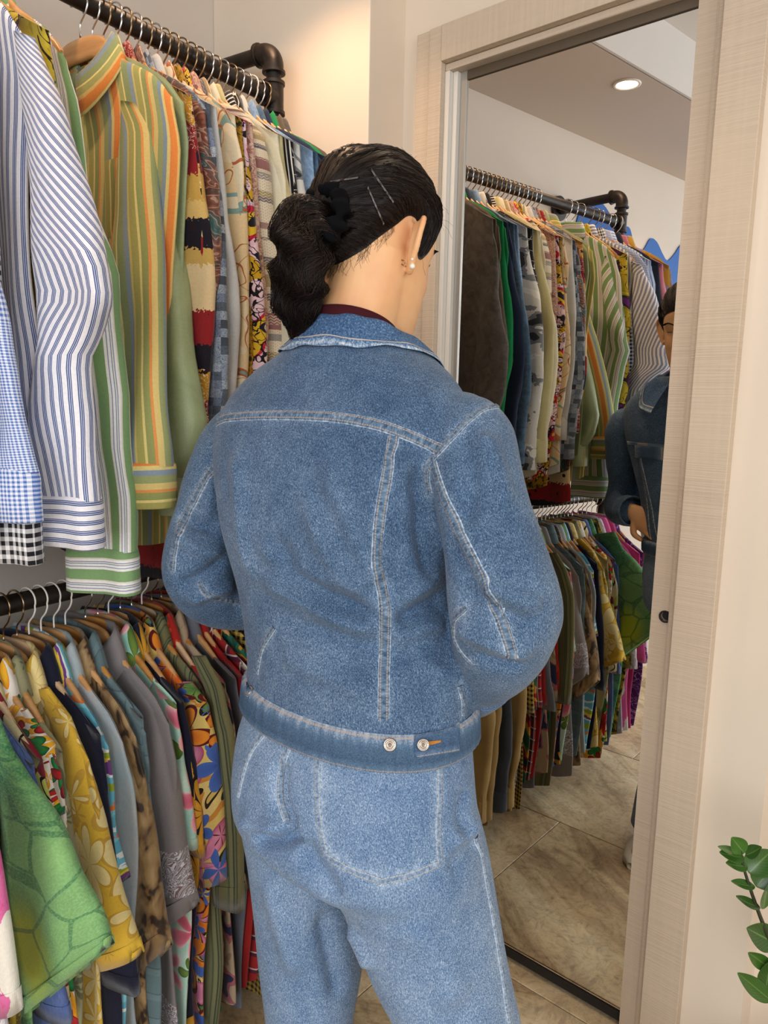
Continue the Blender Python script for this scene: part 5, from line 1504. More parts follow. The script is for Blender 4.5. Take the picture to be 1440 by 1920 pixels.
# front: placket, pocket flap with buttons (seen in the mirror)
def front_details():
    jb = world_bvh(jacket)
    def fr(x, z, lift=0.0):
        h = jb.ray_cast(Vector((x, 1.4, z)), Vector((0, -1, 0)))
        if h[0] is None: return Vector((x, 0.95, z))
        return h[0] + h[1]*lift
    cx = -0.60
    def strip(name, xa, xb, za, zb, n=40, m_=6, lift=0.0022, fn=None, mat=M_seam):
        rows = []; uvs = []
        for j in range(n+1):
            z = lerp(za, zb, j/n); sh = fn(z) if fn else 0
            rows.append([fr(lerp(xa, xb, i/m_)+sh, z, 0.0002 if i in (0, m_) or j in (0, n) else lift) for i in range(m_+1)])
            uvs.append([(i/m_, z) for i in range(m_+1)])
        mb = MB(); mb.grid(rows, uv=uvs); o = adopt(mb.build(name, mat)); o.parent = jacket; return o
    strip('placket', -0.612, -0.575, 1.36, 0.985, mat=M_tab, fn=lambda z: -0.03*(z-0.95)/0.4)
    strip('seam', -0.655, -0.647, 1.26, 0.985, fn=lambda z: -0.09*(z-0.95)/0.3)
    strip('seam', -0.690, -0.682, 1.26, 0.985, fn=lambda z: -0.05*(z-0.95)/0.3)
    strip('seam', -0.515, -0.507, 1.26, 0.985, fn=lambda z: 0.05*(z-0.95)/0.3)
    strip('yoke', -0.80, -0.46, 1.268, 1.258, n=6, m_=40)
    for xa in (-0.755, -0.565):
        strip('pocket_flap', xa, xa+0.105, 1.262, 1.222, n=10, m_=12, lift=0.004, mat=M_tab)
    for z in (1.335, 1.23, 1.15, 1.07, 1.0):
        p = fr(-0.594-0.03*(z-0.95)/0.4, z, 0.003)
        mb = MB(); mb.lathe([(0.0075, 0), (0.008, 0.002), (0.006, 0.003), (0, 0.0026)], p, Vector((0, 1, 0.1)), 20)
        adopt(mb.build('button', M_metal)).parent = jacket
front_details()

# --- jeans -------------------------------------------------------------
mb = MB()
PR_ = []
for y, xl, xr, ratio, ph in ((1200, 486, 870, .70, 6), (1270, 486, 876, .70, 6), (1340, 470, 880, .70, 7), (1395, 452, 884, .71, 7), (1450, 442, 889, .73, 8), (1500, 439, 896, .75, 8), (1550, 446, 906, .74, 8), (1585, 470, 900, .62, 8)):
    p, a = ringpx(y, xl, xr, ratio, math.radians(ph), 1.04); PR_.append((p.z, p.x, p.y, a, a*ratio, ph, 0.92))
PR_.sort()
loft(mb, [ringpts((cx, cy, z), a, b, math.radians(ph), 48, ex) for z, cx, cy, a, b, ph, ex in resample_rings(PR_, 24)])
LEGS = []
def leg(spec, zfoot, foot, afoot):
    R_ = []
    for y, xl, xr, D, ratio in spec:
        p, a = ringpx(y, xl, xr, ratio, math.radians(8), D); R_.append((p.z, p.x, p.y, a, a*ratio, 8, 0.95))
    R_.append((0.30, lerp(R_[-1][1], foot[0], 0.5), lerp(R_[-1][2], foot[1], 0.5), afoot*0.98, afoot*0.95, 8, 0.95))
    R_.append((0.06, foot[0], foot[1], afoot, afoot*1.05, 8, 0.95))
    R_.sort(); LEGS.append(R_)
    loft(mb, [ringpts((cx, cy, z), a, b, math.radians(ph), 40, ex) for z, cx, cy, a, b, ph, ex in resample_rings(R_, 44)])
leg([(1520, 560, 896, 1.0, 1.05), (1600, 590, 916, 1.0, 1.05), (1680, 640, 932, .995, 1.0), (1760, 672, 944, .99, 1.0), (1830, 700, 958, .985, 1.0), (1920, 742, 977, .98, 1.0)], 0.06, (-0.335, 0.765), 0.084)
leg([(1520, 447, 640, 1.09, 1.1), (1600, 462, 660, 1.10, 1.05), (1700, 474, 672, 1.11, 1.0), (1800, 484, 680, 1.12, 1.0), (1920, 500, 664, 1.12, 1.0)], 0.06, (-0.645, 0.820), 0.078)
jeans = remeshed(mb, 'jeans', 0.005, 7, 0.5, M_jeans)
bjn = bvh_of(jeans)
apply_folds(jeans, bjn, [
 ([(470, 1560), (500, 1575), (545, 1572), (560, 1560)], 0.010, -0.010),
 ([(455, 1530), (490, 1556), (530, 1560)], 0.012, 0.007),
 ([(528, 1420), (522, 1470), (528, 1520), (556, 1562)], 0.011, -0.009),
 ([(560, 1575), (600, 1640), (640, 1710), (676, 1780)], 0.016, -0.006),
 ([(600, 1660), (660, 1740), (700, 1820)], 0.016, 0.005),
 ([(880, 1480), (868, 1530), (880, 1580)], 0.010, -0.006),
 ([(905, 1530), (880, 1560), (840, 1580)], 0.010, 0.004),
 ([(905, 1580), (870, 1600), (840, 1640)], 0.011, -0.003),
 ([(500, 1640), (530, 1740), (560, 1840)], 0.018, 0.005),
 ([(600, 1700), (620, 1800), (640, 1880)], 0.014, -0.006),
 ([(760, 1720), (820, 1800), (860, 1900)], 0.022, 0.004),
], 0.0022, (9, 9, 5))
bjn = bvh_of(jeans)
JS = {}
for k, pts, w_ in [
  ('center', [(548, 1385), (534, 1420), (526, 1460), (526, 1500), (538, 1540)], 0.010),
  ('side', [(872, 1420), (878, 1460), (872, 1500), (884, 1545), (900, 1590), (914, 1660), (926, 1730), (938, 1800), (948, 1870), (956, 1918)], 0.0105),
  ('pocket_a', [(600, 1402), (596, 1450), (597, 1510), (603, 1560), (613, 1605)], 0.0105),
  ('pocket_b', [(613, 1605), (660, 1632), (716, 1652)], 0.0105),
  ('pocket_c', [(716, 1652), (770, 1640), (824, 1618)], 0.0105),
  ('pocket_d', [(824, 1618), (820, 1560), (823, 1500), (824, 1425)], 0.0105),
  ('pocket_l', [(500, 1368), (470, 1410), (456, 1450), (446, 1492)], 0.0105)]:
    o, P = ribbon(bjn, pts, w_, 'seam', M_seamj, None, n=110, lift=0.0014); JS[k] = (o, P)
add_wear(jeans, [v[1] for v in JS.values()], 0.008)
# back pocket panel, raised between its seams
def pocket_panel():
    rows = []; uvs = []; n = 30; m_ = 24
    for j in range(n+1):
        v = j/n; row = []; ur = []
        for i in range(m_+1):
            u = i/m_
            xl_ = interp(v, [0, .3, .7, 1], [600, 597, 603, 613]); xr_ = interp(v, [0, .3, .7, 1], [824, 823, 820, 824])
            yb_l, yb_r = 1605, 1618
            yb = lerp(yb_l, yb_r, u) + 42*(1-abs(u-0.5)*2); yt = lerp(1400, 1425, u)
            px = lerp(xl_, xr_, u); py = lerp(yt, yb, v)
            h = cast(bjn, px, py)
            if h[0] is None: continue
            row.append(h[0] + h[1]*(0.0012 if 0 < i < m_ and j < n else 0.0001)); ur.append((u*.15, v*.16))
        rows.append(row); uvs.append(ur)
    if any(len(r) != m_+1 for r in rows): return
    mb = MB(); mb.grid(rows, uv=uvs); o = mb.build('back_pocket', M_jeans)
    at = o.data.attributes.new('wear', 'FLOAT', 'POINT'); 
    co = vcos(o.data); w_ = np.zeros(len(co))
    for k in ('pocket_a', 'pocket_b', 'pocket_c', 'pocket_d'):
        d, _ = segdist(co, JS[k][1][::3]); w_ = np.maximum(w_, np.exp(-(d/0.011)**2))
    at.data.foreach_set('value', w_.astype(np.float32))
    adopt(o); o.parent = jeans
adopt(jeans)
pocket_panel()
for k in JS: JS[k][0].parent = jeans
tag(jeans, 'light blue wide-leg jeans'); tag(jacket, 'mid-blue denim jacket with pale worn seams')
# ------------------------------------------------------------------ head, hands, hair
HY = math.radians(9); HP = math.radians(-14)     # heading (clockwise from +y), pitch down
HC = Vector((-0.619, 0.906, 1.589))
_hr = Vector((math.cos(HY), -math.sin(HY), 0)); _hf0 = Vector((math.sin(HY), math.cos(HY), 0))
_hf = (_hf0*math.cos(HP) + ZUP*math.sin(HP)).normalized(); _hu = _hr.cross(_hf)
def H_(x, y, z): return HC + _hr*x + _hf*y + _hu*z

mb = MB()
# head: horizontal sections in the head's own frame  (z, half width, front, back)
HS = [(-0.128, 0.014, 0.080, -0.045), (-0.122, 0.028, 0.092, -0.030), (-0.108, 0.047, 0.096, 0.000), (-0.088, 0.056, 0.094, 0.030), (-0.062, 0.063, 0.094, 0.058), (-0.035, 0.067, 0.093, 0.078),
      (-0.008, 0.068, 0.091, 0.090), (0.015, 0.071, 0.093, 0.097), (0.042, 0.072, 0.094, 0.100), (0.068, 0.069, 0.089, 0.096), (0.090, 0.060, 0.076, 0.084), (0.107, 0.044, 0.055, 0.062), (0.117, 0.024, 0.030, 0.035), (0.120, 0.006, 0.008, 0.008)]
A = np.array(HS); zi = np.linspace(-0.128, 0.120, 60); rings = []
for z in zi:
    w_, f_, b_ = [float(np.interp(z, A[:, 0], A[:, k])) for k in (1, 2, 3)]
    row = []
    for k in range(56):
        q = 2*PI*k/56; c, s_ = math.cos(q), math.sin(q)
        x = w_*(abs(c)**0.92)*(1 if c >= 0 else -1)
        y = (f_ if s_ >= 0 else b_)*(abs(s_)**0.95)*(1 if s_ >= 0 else -1)
        if s_ > 0:
            e = math.exp
            y += 0.024*e(-(x/0.0095)**2)*e(-((z+0.040)/0.014)**2)*s_      # nose tip
            y += 0.012*e(-(x/0.0085)**2)*e(-((z+0.018)/0.020)**2)*s_      # bridge
            y += 0.007*e(-(x/0.020)**2)*e(-((z+0.071)/0.0065)**2)*s_      # upper lip
            y += 0.007*e(-(x/0.018)**2)*e(-((z+0.084)/0.0065)**2)*s_      # lower lip
            y -= 0.003*e(-(x/0.024)**2)*e(-((z+0.0775)/0.002)**2)*s_
            y += 0.006*e(-(x/0.018)**2)*e(-((z+0.112)/0.012)**2)*s_       # chin
            y -= 0.010*e(-((abs(x)-0.031)/0.014)**2)*e(-((z-0.002)/0.010)**2)*s_   # eye sockets
            y += 0.004*e(-((abs(x)-0.028)/0.020)**2)*e(-((z-0.021)/0.007)**2)*s_   # brow
            y += 0.004*e(-((abs(x)-0.042)/0.014)**2)*e(-((z+0.030)/0.014)**2)*s_   # cheekbone
        row.append(H_(x, y, z))
    rings.append(row)
loft(mb, rings)
# neck
limb(mb, [(Vector((-0.626, 0.862, 1.40)), 0.062), (Vector((-0.625, 0.864, 1.45)), 0.0575), (Vector((-0.620, 0.868, 1.49)), 0.0545), (Vector((-0.612, 0.876, 1.535)), 0.055), (Vector((-0.606, 0.884, 1.58)), 0.056)], 30)
# torso, arms, legs under the clothes
loft(mb, [ringpts((cx, cy, z), a*0.80, b*0.78, math.radians(ph), 36, ex) for z, cx, cy, a, b, ph, ex in resample_rings(TR[1:], 24)])
for A_ in (RA, LA): limb(mb, [(W(x, y, D), r*0.62) for x, y, D, r in A_], 16)
loft(mb, [ringpts((cx, cy, z), a*0.80, b*0.76, math.radians(ph), 30, ex) for z, cx, cy, a, b, ph, ex in resample_rings(PR_, 14)])
for R_, (x1, y1) in zip(LEGS, ((-0.335, 0.765), (-0.645, 0.820))):
    RZ = [r[0] for r in R_]
    def lc(z): return Vector((float(np.interp(z, RZ, [r[1] for r in R_])), float(np.interp(z, RZ, [r[2] for r in R_])), z))
    limb(mb, [(lc(0.80), 0.066), (lc(0.66), 0.060), (lc(0.47), 0.052), (lc(0.32), 0.048), (lc(0.09), 0.036)], 18)
    f0 = Vector((x1, y1, 0.05)); d_ = Vector((math.sin(0.12), math.cos(0.12), 0))
    limb(mb, [(f0 - d_*0.03 + Vector((0, 0, 0.0)), 0.032), (f0 + d_*0.07 + Vector((0, 0, -0.012)), 0.034), (f0 + d_*0.15 + Vector((0, 0, -0.025)), 0.022)], 14)
# hands: palm plus five bent fingers, resting on the jacket front
def hand(wr, d, side):
    d = d.normalized(); n_ = Vector((0, 1, 0.15)).normalized(); s_ = d.cross(n_).normalized()*side
    n_ = s_.cross(d).normalized()*side
    palm = []
    for t, hw, th in ((-0.02, 0.021, 0.017), (0.01, 0.026, 0.016), (0.045, 0.037, 0.014), (0.075, 0.039, 0.012), (0.088, 0.036, 0.009)):
        c = wr + d*t; palm.append([c + s_*hw*math.cos(q) + n_*th*math.sin(q) for q in [2*PI*k/20 for k in range(20)]])
    loft(mb, palm)
    for k, (off, L, r) in enumerate(((-0.029, 0.062, 0.0075), (-0.010, 0.074, 0.0082), (0.010, 0.080, 0.0084), (0.029, 0.072, 0.0080))):
        b0 = wr + d*0.080 + s_*(-off); fan = (d + s_*(-off*2.2)).normalized()
        p1 = b0 + fan*L*0.45 - n_*side*0.004; p2 = p1 + (fan*0.8 - n_*0.55).normalized()*L*0.32; p3 = p2 + (fan*0.45 - n_*0.85).normalized()*L*0.25
        limb(mb, [(b0 - fan*0.01, r), (p1, r*0.97), (p2, r*0.88), (p3, r*0.74)], 10, 4)
    t0 = wr + d*0.022 + s_*0.024; t1 = t0 + (d*0.6 + s_*0.8).normalized()*0.034; t2 = t1 + (d*0.95 + s_*0.2 - n_*0.3).normalized()*0.030
    limb(mb, [(t0 - s_*0.012, 0.012), (t1, 0.0098), (t2, 0.0078)], 10, 4)
hand(wrR + dR*0.02, (Vector((-0.52, 0.965, 0.97)) - wrR), 1)
hand(wrL + dL*0.02, (Vector((-0.655, 0.895, 1.0)) - wrL), -1)
# ears: a C shaped rim on a thin plate, leaving the side of the head
def ear(sd):
    c0 = Vector((0.0735*sd, -0.004, -0.010))
    def E(u, v, o_): # u backwards, v up, o outwards
        return H_(c0.x + sd*(o_*1.25 + u*0.55), c0.y - u*0.90, c0.z + v)
    rim = [(-0.006, 0.010, 0.004), (-0.008, 0.024, 0.006), (0.000, 0.033, 0.009), (0.012, 0.034, 0.013), (0.020, 0.026, 0.015), (0.022, 0.010, 0.014), (0.018, -0.006, 0.012), (0.012, -0.019, 0.009), (0.005, -0.029, 0.006), (-0.001, -0.032, 0.004), (-0.005, -0.026, 0.003)]
    limb(mb, [(E(u, v, o_), 0.0044 if i < 8 else 0.0052) for i, (u, v, o_) in enumerate(rim)], 10, 4)
    inner = [(0.0, 0.016, 0.004), (0.009, 0.020, 0.007), (0.014, 0.008, 0.008), (0.010, -0.006, 0.007), (0.004, -0.014, 0.005)]
    limb(mb, [(E(u, v, o_), 0.0034) for u, v, o_ in inner], 8, 3)
    plate = []
    for k in range(24):
        q = 2*PI*k/24; u = 0.006+0.014*math.cos(q); v = 0.004+0.030*math.sin(q); plate.append((u, v))
    mb.grid([[E(u, v, 0.007+0.35*max(u, 0)) for u, v in plate], [E(u, v, 0.000) for u, v in plate], ], True, cap0=True, cap1=True)
ear(1); ear(-1)
def skin_mat():
    g = G('warm_skin'); v = g.obj()
    n = g.noise(v, 14, 3.0); n2 = g.noise(v, 420, 2.0)
    col = g.ramp(n, [(0.3, '#d69d70'), (0.55, '#e2b080'), (0.75, '#e8ba8b')])
    g.b.inputs['Subsurface Weight'].default_value = 0.15
    g.b.inputs['Subsurface Radius'].default_value = (0.012, 0.005, 0.003)
    g.b.inputs['Subsurface Scale'].default_value = 0.5
    return g.fin(col, 0.48, g.bump(n2, 0.08, 0.0006), spec=0.4)
M_skin = skin_mat()
body = remeshed(mb, 'body', 0.0029, 3, 0.5, M_skin)
bb = bvh_of(body)
adopt(body)

# --- hair cap -----------------------------------------------------------
def hair_mat():
    g = G('dark_brown_hair'); s_ = g.sep(g.uv())
    n = g.noise(g.comb(g.m('MULTIPLY', s_[0], 900.0), g.m('MULTIPLY', s_[1], 7.0)), 1.0, 3.0, 0.6)
    n2 = g.noise(g.comb(g.m('MULTIPLY', s_[0], 60.0), g.m('MULTIPLY', s_[1], 4.0)), 1.0, 2.0)
    col = g.ramp(n, [(0.35, '#080504'), (0.6, '#170e0a'), (0.8, '#2a1810')])
    col = g.mix(g.m('MULTIPLY', n2, 0.5), col, '#150c09')
    return g.fin(col, 0.45, g.bump(g.m('ADD', n, n2), 0.5, 0.0012), spec=0.22)
M_hair = hair_mat()
def strand_mat():
    g = G('hair_strands'); s_ = g.sep(g.uv())
    wn = g.node('ShaderNodeTexWhiteNoise'); wn.noise_dimensions = '1D'; g.link(g.m('FLOOR', g.m('MULTIPLY', s_[0], 1000.0)), wn.inputs['W'])
    col = g.ramp(wn.outputs['Value'], [(0.0, '#090605'), (0.6, '#150d0a'), (0.9, '#25160f'), (1.0, '#38231a')])
    return g.fin(col, 0.38, spec=0.28)
M_strand = strand_mat()

TIE = W(606, 424, .985)                   # where the hair is tied
def head_hit(d, lift=0.0):
    h = bb.ray_cast(HC + d.normalized()*0.01, d.normalized(), 0.3)
    p = h[0] if h[0] is not None else HC + d.normalized()*0.09
    return p
tdir = (TIE - HC).normalized()
# hairline control points in head coordinates (x, y, z) as directions, going round
HLn = [(0.0, 0.094, 0.062), (0.030, 0.090, 0.058), (0.052, 0.074, 0.046), (0.064, 0.058, 0.026), (0.069, 0.046, 0.004), (0.0705, 0.030, -0.012), (0.071, 0.020, -0.010), (0.0715, 0.012, 0.012), (0.0715, 0.000, 0.030), (0.0715, -0.018, 0.030),
       (0.069, -0.034, 0.012), (0.062, -0.052, -0.010), (0.050, -0.070, -0.036), (0.026, -0.086, -0.058), (0.0, -0.09, -0.066)]
HLn = HLn + [(-x, y, z) for x, y, z in reversed(HLn[1:-1])]
NH = 220
cl = catmull([Vector(p) for p in (HLn + [HLn[0]])], NH+1)[:-1]
hdir = [(_hr*c.x + _hf*c.y + _hu*c.z).normalized() for c in cl]
def slerp(a, b, t):
    w_ = math.acos(max(-1, min(1, a.dot(b)))); 
    if w_ < 1e-4: return a
    return (a*math.sin((1-t)*w_) + b*math.sin(t*w_))/math.sin(w_)
RAD = {}
CTRL = [None]*15
CM = {3: (0.062, 0.050, 0.085), 4: (0.066, 0.042, 0.080), 5: (0.068, 0.030, 0.075), 6: (0.069, 0.022, 0.075), 7: (0.070, 0.006, 0.068), 8: (0.071, -0.014, 0.062), 9: (0.071, -0.034, 0.050)}
MW = []; MDIR = []
for k_ in range(NH):
    u_ = k_/NH*28; i0 = int(u_); f_ = u_-i0
    def cw(i):
        i = i % 28; m_ = i if i <= 14 else 28-i; sg = 1 if i <= 14 else -1
        if m_ in CM: c_ = CM[m_]; return 1.0, Vector((c_[0]*sg, c_[1], c_[2]))
        return 0.0, None
    (wa, va), (wb_2, vb_2) = cw(i0), cw(i0+1)
    ww = wa*(1-f_)+wb_2*f_
    if va is None and vb_2 is None: v_ = Vector((0, 0, 1))
    elif va is None: v_ = vb_2
    elif vb_2 is None: v_ = va
    else: v_ = va*(1-f_)+vb_2*f_
    MW.append(ww); MDIR.append((_hr*v_.x + _hf*v_.y + _hu*v_.z).normalized())
def cap_dir(kk, hd, s):
    d = slerp(tdir, hd, s)
    k0 = int(kk) % NH; w_ = MW[k0]
    if w_ > 0:
        m_ = MDIR[k0]; b = (tdir*(1-s)**2 + m_*2*s*(1-s)*1.25 + hd*s*s).normalized()
        d = (d*(1-w_) + b*w_)
    return d.normalized()
def cap_point(k, s, extra=0.0):
    kk = k % NH; k0 = int(kk); k1 = (k0+1) % NH; f = kk-k0
    hd = (hdir[k0]*(1-f) + hdir[k1]*f).normalized()
    d = cap_dir(kk, hd, s)
    p = head_hit(d); r = (p-HC).length
    r = min(r, 0.128)
    th = 0.0008 + 0.0120*smoothstep(1.0, 0.62, s) + 0.010*smoothstep(0.35, 0.0, s)
    gr = 0.0016*math.sin(kk*0.9+2*math.sin(kk*0.23))*smoothstep(1.0, 0.8, s)*smoothstep(0.0, 0.2, s) + 0.0012*math.sin(kk*2.7 + s*3)*smoothstep(1, .85, s)
    wave = 0.0016*math.sin(s*22 + kk*0.35)*smoothstep(0.9, 0.5, s)*smoothstep(0, 0.15, s)
    return HC + d*(r + th + gr + wave + extra)
NSR = 44
cap = [[cap_point(k, s) for k in range(NH)] for s in np.linspace(0.0, 1.0, NSR)]
mb = MB(); mb.grid(cap, True, uv=[[(k/NH, s) for k in range(NH+1)] for s in np.linspace(0, 1, NSR)])
hair = mb.build('hair', M_hair); adopt(hair); tag(hair, 'dark brown hair pulled back tightly')
capn = {}
rnd = random.Random(5)
def strands_cap(n, r0):
    mb = MB()
    for i in range(n):
        k = rnd.uniform(0, NH); s0 = rnd.uniform(0.03, 0.35) if rnd.random() < 0.6 else rnd.uniform(0.2, 0.7); s1 = min(1.0, s0 + rnd.uniform(0.35, 0.75))
        pts = []; dk = rnd.uniform(-2.0, 2.0); ex = rnd.uniform(-0.0004, 0.0012); ph = rnd.uniform(0, 6)
        for j in range(9):
            t = j/8; s = lerp(s0, s1, t)
            e = ex*math.sin(PI*min(1, max(0, t)))**0.6
            pts.append(cap_point(k + dk*t + 0.5*math.sin(t*7+ph), s, e + 0.0002 - (0.0012 if j in (0, 8) else 0)))
        u = rnd.random()
        b0 = len(mb.uvs); mb.tube(pts, [r0*0.6, *[r0]*7, r0*0.4], 3, caps=False)
        for q in range(b0, len(mb.uvs)): mb.uvs[q] = [(u, 0)]*4
    return mb
mbs = strands_cap(1900, 0.00042)
hs = mbs.build('hair_strands', M_strand); adopt(hs); hs['kind'] = 'stuff'; hs.parent = hair

# ponytail: a thick wavy tail that falls over the left shoulder
TP = [(622, 425, .985, .020), (598, 412, .965, .027), (575, 430, .955, .038), (568, 468, .955, .040), (562, 505, .96, .036), (558, 540, .975, .031), (561, 575, .995, .028), (567, 605, 1.02, .026), (576, 635, 1.045, .021), (588, 665, 1.06, .012)]
tc = catmull([W(x, y, D) for x, y, D, r in TP], 90); tr_ = [float(np.interp(t, range(len(TP)), [q[3] for q in TP])) for t in np.linspace(0, len(TP)-1, 90)]
frames = []
prev = None
for i, p in enumerate(tc):
    t = (tc[min(i+1, 89)]-tc[max(i-1, 0)]).normalized()
    x = _hr if prev is None else prev
    x = (x - t*x.dot(t)).normalized(); prev = x; frames.append((p, x, t.cross(x)))
def tail_pt(t, ang, rr, lump=1.0):
    u = max(0.0, min(0.9999, t))*89; i = int(u); f = u-i
    p = frames[i][0].lerp(frames[min(i+1, 89)][0], f); x = frames[i][1]; y = frames[i][2]
    r = lerp(tr_[i], tr_[min(i+1, 89)], f)*rr
    lm = 1 + lump*(0.16*math.sin(ang*2 + t*17) + 0.10*math.sin(ang*3 - t*26 + 1) + 0.11*math.sin(t*40+ang))
    return p + (x*math.cos(ang) + y*math.sin(ang))*r*lm
rows = [[tail_pt(t, 2*PI*k/40, 0.93) for k in range(40)] for t in np.linspace(0, 1, 100)]
mb = MB(); mb.grid(rows, True, cap0=True, cap1=True, uv=[[(k/40*0.6, t*6) for k in range(41)] for t in np.linspace(0, 1, 100)])
tail = mb.build('ponytail', M_hair); adopt(tail)
mb = MB()
for i in range(1700):
    a0 = rnd.uniform(0, 2*PI); t0 = rnd.uniform(-0.05, 0.75); L_ = rnd.uniform(0.18, 0.42); tw = rnd.uniform(1.0, 3.2); wv = rnd.uniform(0.1, 0.5); ph = a0*2
    pts = []
    rr_ = rnd.uniform(0.90, 1.06) if rnd.random() < 0.97 else rnd.uniform(1.04, 1.13)
    for j in range(11):
        t = t0 + L_*j/10; 
        pts.append(tail_pt(t, a0 + tw*(t-t0)*2 + wv*math.sin(t*34+ph), rr_*(0.94 if j in (0, 10) else 1)))
    u = rnd.random(); b0 = len(mb.uvs); mb.tube(pts, 0.00034, 3, caps=False)
    for q in range(b0, len(mb.uvs)): mb.uvs[q] = [(u, 0)]*4
ts = mb.build('hair_strands', M_strand); adopt(ts); ts['kind'] = 'stuff'; ts.parent = tail
# loose flyaways and nape wisps
mb = MB()
for i in range(150):
    k = rnd.uniform(0, NH); s = rnd.uniform(0.25, 0.97); p = cap_point(k, s, -0.001); d = (p-HC).normalized()
    side = d.cross(Vector((rnd.uniform(-1, 1), rnd.uniform(-1, 1), rnd.uniform(-1, 1)))).normalized()
    L_ = rnd.uniform(0.012, 0.034); pts = [p + side*L_*t + d*(0.012*t - 0.006*t*t)*rnd.uniform(0.5, 1.3) for t in np.linspace(0, 1, 7)]
    mb.tube(pts, 0.00016, 3, caps=False)
for i in range(150):   # nape
    k = rnd.uniform(NH*0.36, NH*0.62); p = cap_point(k, 0.985, -0.0008)
    d = (p-HC).normalized(); dn = (-_hu + _hr*rnd.uniform(-0.5, 0.5)).normalized(); L_ = rnd.uniform(0.006, 0.026)
    cw_ = rnd.uniform(-0.006, 0.006); pts = [p + dn*L_*t + _hr*cw_*math.sin(t*4) + d*0.002*t for t in np.linspace(0, 1, 6)]
    q = []
    for pp in pts:
        h = bb.ray_cast(pp + d*0.03, -d, 0.06); q.append((h[0] + d*0.0006) if h[0] is not None else pp)
    mb.tube(q, 0.00012, 3, caps=False)
fl = mb.build('flyaway_hair', M_strand); adopt(fl); fl['kind'] = 'stuff'; fl.parent = hair
# scrunchie
M_scr = G('black_scrunchie_cloth'); M_scr = M_scr.fin((0.004, 0.004, 0.005, 1), 0.9, spec=0.06)
ax = (W(572, 405, .95) - W(640, 440, .99)).normalized()
c0 = W(603, 412, .965); x = ax.orthogonal().normalized(); y = ax.cross(x); rows = []
for i in range(90):
    a = 2*PI*i/90; R_ = 0.039; cc = c0 + (x*math.cos(a)+y*math.sin(a))*R_; o_ = (x*math.cos(a)+y*math.sin(a))
    r = 0.0078 + 0.0026*math.sin(a*13) + 0.002*math.sin(a*7+1)
    rows.append([cc + o_*r*math.cos(q)*(1+0.25*math.sin(a*17+q*2)) + ax*r*1.5*math.sin(q) for q in [2*PI*k/16 for k in range(16)]])
rows.append(rows[0]); mb = MB(); mb.grid(rows, True); adopt(mb.build('scrunchie', M_scr))
# hair pins: thin metal grips lying on the hair
M_pin = simple_mat('dark_metal_pin', '#6f6a68', 0.25, 1.0)
hb = world_bvh(hair)
for (xa, ya, xb, yb) in ((694, 317, 737, 380), (689, 352, 719, 421), (618, 342, 671, 334)):
    for off in (0.0, 0.0011):
        pts = []
        for t in np.linspace(0, 1, 14):
            h = hb.ray_cast(CAM_LOC, px_ray(lerp(xa, xb, t), lerp(ya, yb, t)).normalized())
            if h[0] is not None: pts.append(h[0] - px_ray(700, 380).normalized()*(0.0022) + Vector((off*0.6, 0, off)))
        if len(pts) > 3:
            if off == 0: mb = MB()
            mb.tube(pts, 0.00062, 6)
    pn = adopt(mb.build('hair_pin', M_pin)); pn.parent = hair
# earrings: two small pearls and a fine gold cuff
M_pearl = simple_mat('pearl', '#e9e2d6', 0.15); M_gold = simple_mat('gold', '#c9a468', 0.25, 1.0)
def near(px, py, lift=0.002, D=0.95):
    h = bb.ray_cast(CAM_LOC, px_ray(px, py).normalized())
    p = h[0] if (h[0] is not None and (h[0]-CAM_LOC).length < 1.2) else W(px, py, D)
    return p - px_ray(px, py).normalized()*lift
for px, py, r in ((773, 499, 0.0037), (773, 486, 0.0019)):
    mb = MB(); c = near(px, py, r*0.7); mb.lathe([(r*math.sin(a), -r*math.cos(a)) for a in np.linspace(0, PI, 12)], c, (0, 0, 1), 16)
    adopt(mb.build('earring', M_pearl))
mb = MB(); mb.tube([near(753, 487, .001), near(757, 489, .002), near(759, 494, .002)], 0.0007, 6); mb.tube([near(753, 495, .001), near(758, 498, .002), near(761, 500, .002)], 0.0007, 6)
adopt(mb.build('ear_cuff', M_gold))
# mole on the neck
M_mole = simple_mat('mole', '#7a4028', 0.5)
c = near(717, 604, 0.0); h = bb.ray_cast(CAM_LOC, px_ray(717, 604).normalized())
if h[0] is not None:
    mb = MB(); mb.lathe([(0.0027, -0.0004), (0.0024, 0.0003), (0, 0.0006)], h[0], h[1], 14); adopt(mb.build('mole', M_mole))
